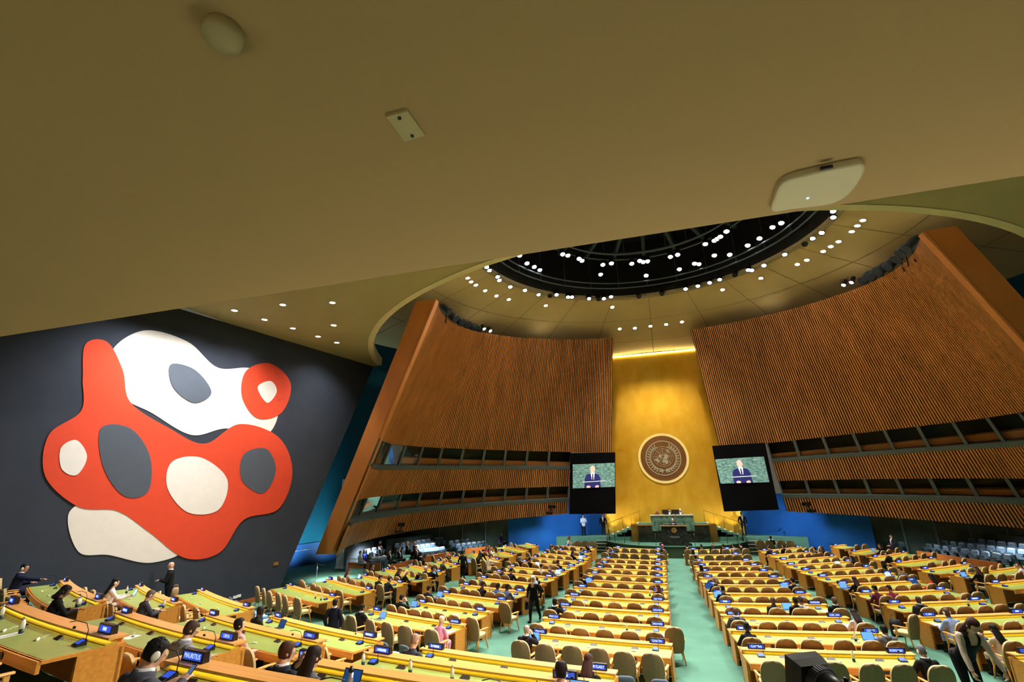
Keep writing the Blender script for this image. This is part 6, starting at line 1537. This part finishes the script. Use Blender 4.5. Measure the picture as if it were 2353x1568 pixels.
def stage_light(p, tgt, lab, r=.16, lit=True):
    t = thing('stage_spotlight', lab, 'spotlight', p, 0, 'spotlights of the round rig'); d = (Vector(tgt) - p).normalized(); M = d.to_track_quat('Z', 'Y').to_matrix().to_4x4()
    mb = MB(); mb.lathe([(r * .7, -.5), (r, -.35), (r, .05), (r * 1.12, .12), (r * .95, .12), (r * .9, .03)], 10, 0); mb.xf(M).build('can', BLACK, t)
    mb = MB(); mb.lathe([(r * .9, .02), (r * .9, .05), (.01, .06)], 12, 0); mb.xf(M).build('lens', LAMP_C if lit else DGREY, t)
    mb = MB(); mb.tube([(r, 0, -.1), (r * 1.1, 0, .35), (-r * 1.1, 0, .35), (-r, 0, -.1)], .02, 5, 0); mb.v = [(x, y, z_) for x, y, z_ in mb.v]; mb.build('yoke', BLACK, t)
RIM = [(265, 410), (279, 427), (321, 460), (330, 478), (386, 512), (462, 530), (532, 552), (590, 558), (624, 553), (683, 565), (704, 565), (792, 573), (840, 575), (868, 573), (905, 563), (1048, 562), (1168, 548), (1289, 523), (1353, 508), (1413, 491), (1465, 475), (1543, 450), (1612, 425), (1630, 427), (1693, 402), (1800, 345), (1903, 290), (1944, 262), (1990, 233), (2050, 153), (2049, 121), (2068, 92)]
DARKL = {590, 840, 1048, 1168, 1543, 1903}
k = 0
for i, (x, y) in enumerate(RIM):
    px, py = z([(x, y)])[0]; p = at_z(px, py, OZ - .15)
    stage_light(p, (XC * .5 + p.x * .3, p.y * .4 + 8, 0), 'black spotlight on the rim of the dome opening, %s from left' % ORD[i], .17, x not in DARKL)
INN = [(434, 350), (472, 391), (510, 409), (538, 425), (656, 344), (683, 350), (740, 367), (755, 377), (851, 448), (863, 398), (907, 391), (1012, 392), (1053, 378), (1071, 384), (1093, 380), (1086, 454), (1211, 357), (1248, 346), (1257, 421), (1335, 392), (1358, 395), (1391, 291), (1438, 273), (1450, 265), (1437, 350), (1500, 226), (1517, 346), (1609, 298), (1670, 262), (1737, 204), (1782, 182), (1468, 253)]
INN.sort()
for i, (x, y) in enumerate(INN):
    px, py = z([(x, y)])[0]; p = at_z(px, py, OZ + 1.2)
    stage_light(p, (XC * .5 + p.x * .3, p.y * .4 + 8, 0), 'black spotlight on the inner ring of the dome rig, %s from left' % ORD[i], .19)
# big dark fixtures standing behind the tops of the timber screens
for sn, lst in (('left', [(1025, 712), (1041, 728), (1055, 738), (1069, 745), (1083, 750), (1096, 755)]), ('right', [(2092, 563), (2077, 575), (2067, 588), (2047, 606), (2025, 620), (2008, 630), (1990, 639)])):
    for i, (px, py) in enumerate(lst):
        p = at_lin(px, py, 13.2 * K + CAMZ + .4, 28.8 * K, 14.5 * K + CAMZ + .4, 48 * K)
        t = thing('flood_fixture', 'dark blue-black floodlight above the %s timber screen, %s from the near end' % (sn, ORD[i]), 'floodlight', p, 0, 'floodlights above the timber screens')
        M = (Vector((XC, 30, 4)) - p).to_track_quat('Z', 'Y').to_matrix().to_4x4()
        mb = MB(); mb.lathe([(.18, -.55), (.26, -.3), (.28, .2), (.33, .32), (.27, .32)], 12); mb.xf(M).build('housing', mat('fixture_blue_black', s2l((44, 58, 74)), .4), t)
        mb = MB(); mb.lathe([(.26, .25), (.26, .28), (.02, .29)], 12); mb.xf(M).build('lens', DGREY, t)
        mb = MB(); mb.tube([(0, 0, 0), (0, 0, -1.0)], .04, 6); mb.build('stem', BLACK, t)
for i, (px, py) in enumerate(((1112, 755), (1126, 760), (1939, 654), (1957, 648))):
    p = at_lin(px, py, 13.2 * K + CAMZ + .4, 28.8 * K, 14.5 * K + CAMZ + .4, 48 * K); stage_light(p, (XC, 25, 0), 'small lit spotlight at the top edge of timber screen, %s from left' % ORD[i], .15)
# cameras hung on the balcony fronts
for side, u, v, lab in ((-1, .30, .945, 'black remote camera on the lower left balcony front'), (-1, .80, .95, 'black camera on the left balcony front near the video screen'), (1, .80, .955, 'black camera on the right balcony front near the video screen')):
    p = SS(side, u, v, .75); t = thing('balcony_camera', lab, 'camera', p, -side * .9)
    mb = MB(); mb.box(-.16, .16, -.25, .25, -.1, .16); mb.build('body', BLACK, t); mb = MB(); mb.tube([(0, -.25, .03), (0, -.42, .03)], .07, 10); mb.build('lens', BLACKM, t)
    mb = MB(); mb.tube([(0, .1, -.1), (0, .3, -.4)], .05, 6); mb.box(-.25, .25, .2, .45, -.55, -.38); mb.build('bracket', BLACK, t)

# ================================================================== TELEVISION CAMERA, STOOPING WOMAN, POSTS
hp = CAM + ray(1874, 1564) * (3.2 / F)
d = Vector((-.46, .86, .20)).normalized()
tv = thing('television_camera', 'large black television camera with ribbed lens at the bottom right edge', 'camera', hp)
M = d.to_track_quat('Y', 'Z').to_matrix().to_4x4()
RUB = mat('rubber_grey', s2l((66, 68, 74)), .5); BLK = mat('camera_black', s2l((16, 16, 18)), .4)
mb = MB(); mb.strip([[(-w, y, -h), (w, y, -h), (w, y, h * .6), (w * .7, y, h), (-w, y, h)] for y, w, h in ((-.02, .125, .105), (.04, .14, .12), (.10, .145, .125), (.10, .13, .11), (.0, .10, .09))]); mb.xf(M).build('lens_hood', BLK, tv)
mb = MB(); mb.tube([(0, .0, 0), (0, -.09, 0)], .104, 32); 
for i in range(40): a = 2 * PI * i / 40; mb.box(-.004, .004, -.08, -.025, .102, .110, 0, lambda v, a=a: (v[0] * math.cos(a) - v[2] * math.sin(a), v[1], v[0] * math.sin(a) + v[2] * math.cos(a)))
mb.xf(M).build('focus_ring', RUB, tv)
mb = MB(); mb.tube([(0, -.09, 0), (0, -.10, 0), (0, -.17, 0), (0, -.175, 0), (0, -.26, 0)], [.098, .096, .090, .080, .076], 32); mb.xf(M).build('zoom_ring', mat('lens_black', s2l((30, 31, 34)), .35), tv)
mb = MB(); mb.box(.07, .15, -.26, -.10, -.06, .05); mb.tube([(.11, -.13, .05), (.11, -.13, .075)], .015, 8); mb.tube([(.11, -.2, .05), (.11, -.2, .07)], .018, 8); mb.xf(M).build('servo_unit', BLK, tv)
mb = MB(); mb.box(-.09, .09, -.70, -.26, -.17, .06); mb.xf(M).build('body', BLK, tv)
mb = MB(); mb.box(-.14, -.07, -.5, -.36, -.02, .06); mb.xf(M).build('viewfinder', BLK, tv)
hz = (3.3 - hp.z)
mb = MB(); b0 = M @ Vector((0, -.35, -.12)); mb.tube([b0, (b0.x, b0.y, b0.z - .1)], .06, 10); mb.build('fluid_head', BLACK, tv)
for a in (0, 2.1, 4.2):
    mb = MB(); mb.tube([(b0.x, b0.y, b0.z - .08), (b0.x + .28 * math.cos(a), b0.y + .28 * math.sin(a), hz)], [.022, .016], 8); mb.build('tripod_leg', BLACK, tv)
g = body_geo('stoop', True, .010, .0); LZ = 1.09; hpos = at_z(2244, 1472, LZ + 1.22); rot = PI + .15
off = Matrix.Rotation(rot, 4, 'Z') @ (g['HM'].translation * 1.0)
lp = Vector((hpos.x - off.x, hpos.y - off.y, LZ)); mb = MB(); mb.box(lp.x - .6, lp.x + 1.6, lp.y - 1.6, lp.y + .45, 0, LZ); struct('floor_landing', mb, CARPET)
make_person(lp, rot, 'stoop', 'woman with long brown hair stooping forward in the right aisle, black vest and pale sleeves', near=True, hair='long', hc=(58, 26, 22), sk='l', top=(18, 14, 18), sleeve=(206, 186, 168), suit=False, fem=True, glasses=True, sc=1.0)
# queue posts near the mural
prev = None
for i, (px, py) in enumerate(((648, 1352), (726, 1336), (788, 1306))):
    if i == 2: break
    p = at_z(px, py, 0); t = thing('barrier_post', 'thin steel barrier post on the green carpet by the blue plinth, %s' % ('left' if i == 0 else 'right'), 'post', p)
    mb = MB(); mb.lathe([(.14, 0), (.14, .015), (.03, .03)], 14); mb.build('base', STEEL, t); mb = MB(); mb.tube([(0, 0, .02), (0, 0, .98)], .022, 8); mb.ell((0, 0, 1.0), (.03, .03, .025), 8, 6); mb.build('pole', STEEL, t)
p = at_z(726, 1336, 0); q = at_z(786, 1306, 0); mb = MB(); A = p + Vector((0, 0, .95)); Bq = q + Vector((0, -.4, 1.0))
mb.tube([A.lerp(Bq, f) - Vector((0, 0, .35 * math.sin(PI * f))) for f in [i / 12 for i in range(13)]], .025, 8)
tag(mb.build('barrier_rope', BLACK), 'black barrier rope hanging between the steel post and white pillar', 'rope')
# ================================================================== LIGHTS
def spot(loc, target, energy, col=(1, .95, .86), size=70, blend=.5, rad=.15, name='lamp'):
    l = bpy.data.lights.new(name, 'SPOT'); l.energy = energy; l.color = col; l.spot_size = math.radians(size); l.spot_blend = blend; l.shadow_soft_size = rad
    o = bpy.data.objects.new(name, l); COL.objects.link(o); o.location = loc
    o.rotation_euler = (Vector(target) - Vector(loc)).to_track_quat('-Z', 'Y').to_euler(); return o
def area(loc, target, energy, sx, sy, col=(1, .95, .86), name='lamp'):
    l = bpy.data.lights.new(name, 'AREA'); l.shape = 'RECTANGLE'; l.size = sx; l.size_y = sy; l.energy = energy; l.color = col
    o = bpy.data.objects.new(name, l); COL.objects.link(o); o.location = loc
    o.rotation_euler = (Vector(target) - Vector(loc)).to_track_quat('-Z', 'Y').to_euler(); return o
# rig spotlights: floor and desks
for i in range(20):
    t = 2 * PI * (i + .5) / 20; r = OR * .88
    p = Vector((OC.x + r * math.sin(t), OC.y - r * math.cos(t), OZ + .1))
    q = Vector((XC + 9 * math.sin(t), 24 - 13 * math.cos(t), 0))
    spot(p, q, 5400, (1., .97, .91), 75, .7, .3)
# rig spotlights towards the timber screens and the rear tiers
for sg in (-1, 1):
    for a, b, e in ((.15, .5, 2100), (.45, .55, 1900), (.75, .55, 1700)):
        q = SS(sg, a, b); p = Vector((OC.x - sg * OR * .55, OC.y + (q.y - OC.y) * .5, OZ + .2)); spot(p, q, e, (1., .82, .58), 80, .8, .4)
for x in (-16, -11, -6, -1, 5, 11):
    p = Vector((OC.x + x * .35, OC.y + OR * .72, OZ + .1)); spot(p, (x, 8.5, 2), 14500, (1., .95, .86), 44, .8, .3)
for p_, t_, e_ in (((11, 11, ZC - .2), (-8, 9, 1.5), 8000), ((5, 13, ZC - .2), (-10, 11, 1.5), 6000), ((9, 8, ZC - .2), (-3, 9, 1), 3200)):  # added fill spots under the side ceiling, unseen behind the soffit
    spot(p_, t_, e_, (1., .93, .80), 60, .9, .25)
# mural wash
for px, e in ((250, 1350), (340, 1700), (430, 1700), (530, 1500), (720, 1000)):
    tgt = on_wall(px, 900, 0); p = tgt + wn3 * 3.0; p.z = ZC - .3
    t2 = Vector(tgt); t2.z -= 3.0
    spot(p, t2, e, (.95, .97, 1.), 104, 1., .15)
# added unseen fill spots above the timber screens, turned up to brighten the dome
for sg in (-1, 1):
    for u in (.15, .45, .75):
        q = SS(sg, u, 0); spot(q + Vector((sg * 1.2, .6, .3)), q + Vector((-sg * 3.5, -1, 9)), 50, (1., .88, .66), 170, 1., 1.4)
# gold wall up-lights
for i in range(8):
    x = XC - 4.9 + 9.8 * i / 7
    spot((x, GY - .9, 1.25), (x, GY, 3.2), 130, (1., .80, .40), 80, .8, .06)
for x in (-3, 0, 3):
    spot((XC + x, OC.y + OR * .3, OZ + .3), (XC + x * .4, GY, 7.5), 3400, (1., .86, .56), 40, .8, .3)
spot((XC, OC.y, OZ + .3), (XC, 41.5, 1.0), 9000, (1., .96, .9), 34, .8, .3)
for sg in (-1, 1):
    for o_ in (6.6, 9.0): spot((XC + sg * o_, 41.6, 2.5), (XC + sg * (o_ + .3), 45, 1.6), 240, (.7, .84, 1.), 110, .9, .15)
    for u, e in ((.05, 420), (.22, 420), (.42, 420), (.60, 380), (.78, 300)):  # added spots below the screens brighten the side seats, no fixture modelled
        q = SS(sg, u, 1); spot(q + Vector((-sg * .35, -.35, -.4)), q + Vector((sg * .4, .4, -4)), e * (2.2 if sg < 0 else 1.1), (.92, .97, 1.), 130, .9, .2)
# recess wall: blue lamps low on the plinth
a, b = at_z(655, 1308, 0), at_z(775, 1287, 0); d = (b - a).normalized(); n_ = Vector((d.y, -d.x, 0)); n_ = n_ if n_.x > 0 else -n_
for f, e in ((-.8, 1500), (.0, 1500), (.8, 1200)):
    q = a.lerp(b, f); spot(q + n_ * 2.2 + Vector((0, 0, .3)), q + Vector((0, 0, 3.2)), e, (.5, .85, 1.), 125, .9, .3)
# downlights of the side ceiling
for px, py in ((650, 700), (764, 695), (673, 754), (774, 787)):
    p = at_z(px, py, ZC - .1); spot(p, (p.x, p.y, 0), 900, (1., .92, .78), 90, .9, .15)
# added unseen fill lights below and behind the camera, raising soffit and side ceiling
area((0, 4.0, 1.2), (0, 1.0, 6), 290, 9, 1.2, (1., .90, .72))
area((0, -1.5, 3.6), (0, .6, 6), 26, 7, .8, (1., .88, .62))
w = bpy.data.worlds.new('world'); sc.world = w; w.use_nodes = True
w.node_tree.nodes['Background'].inputs[0].default_value = (.62, .56, .40, 1); w.node_tree.nodes['Background'].inputs[1].default_value = .16
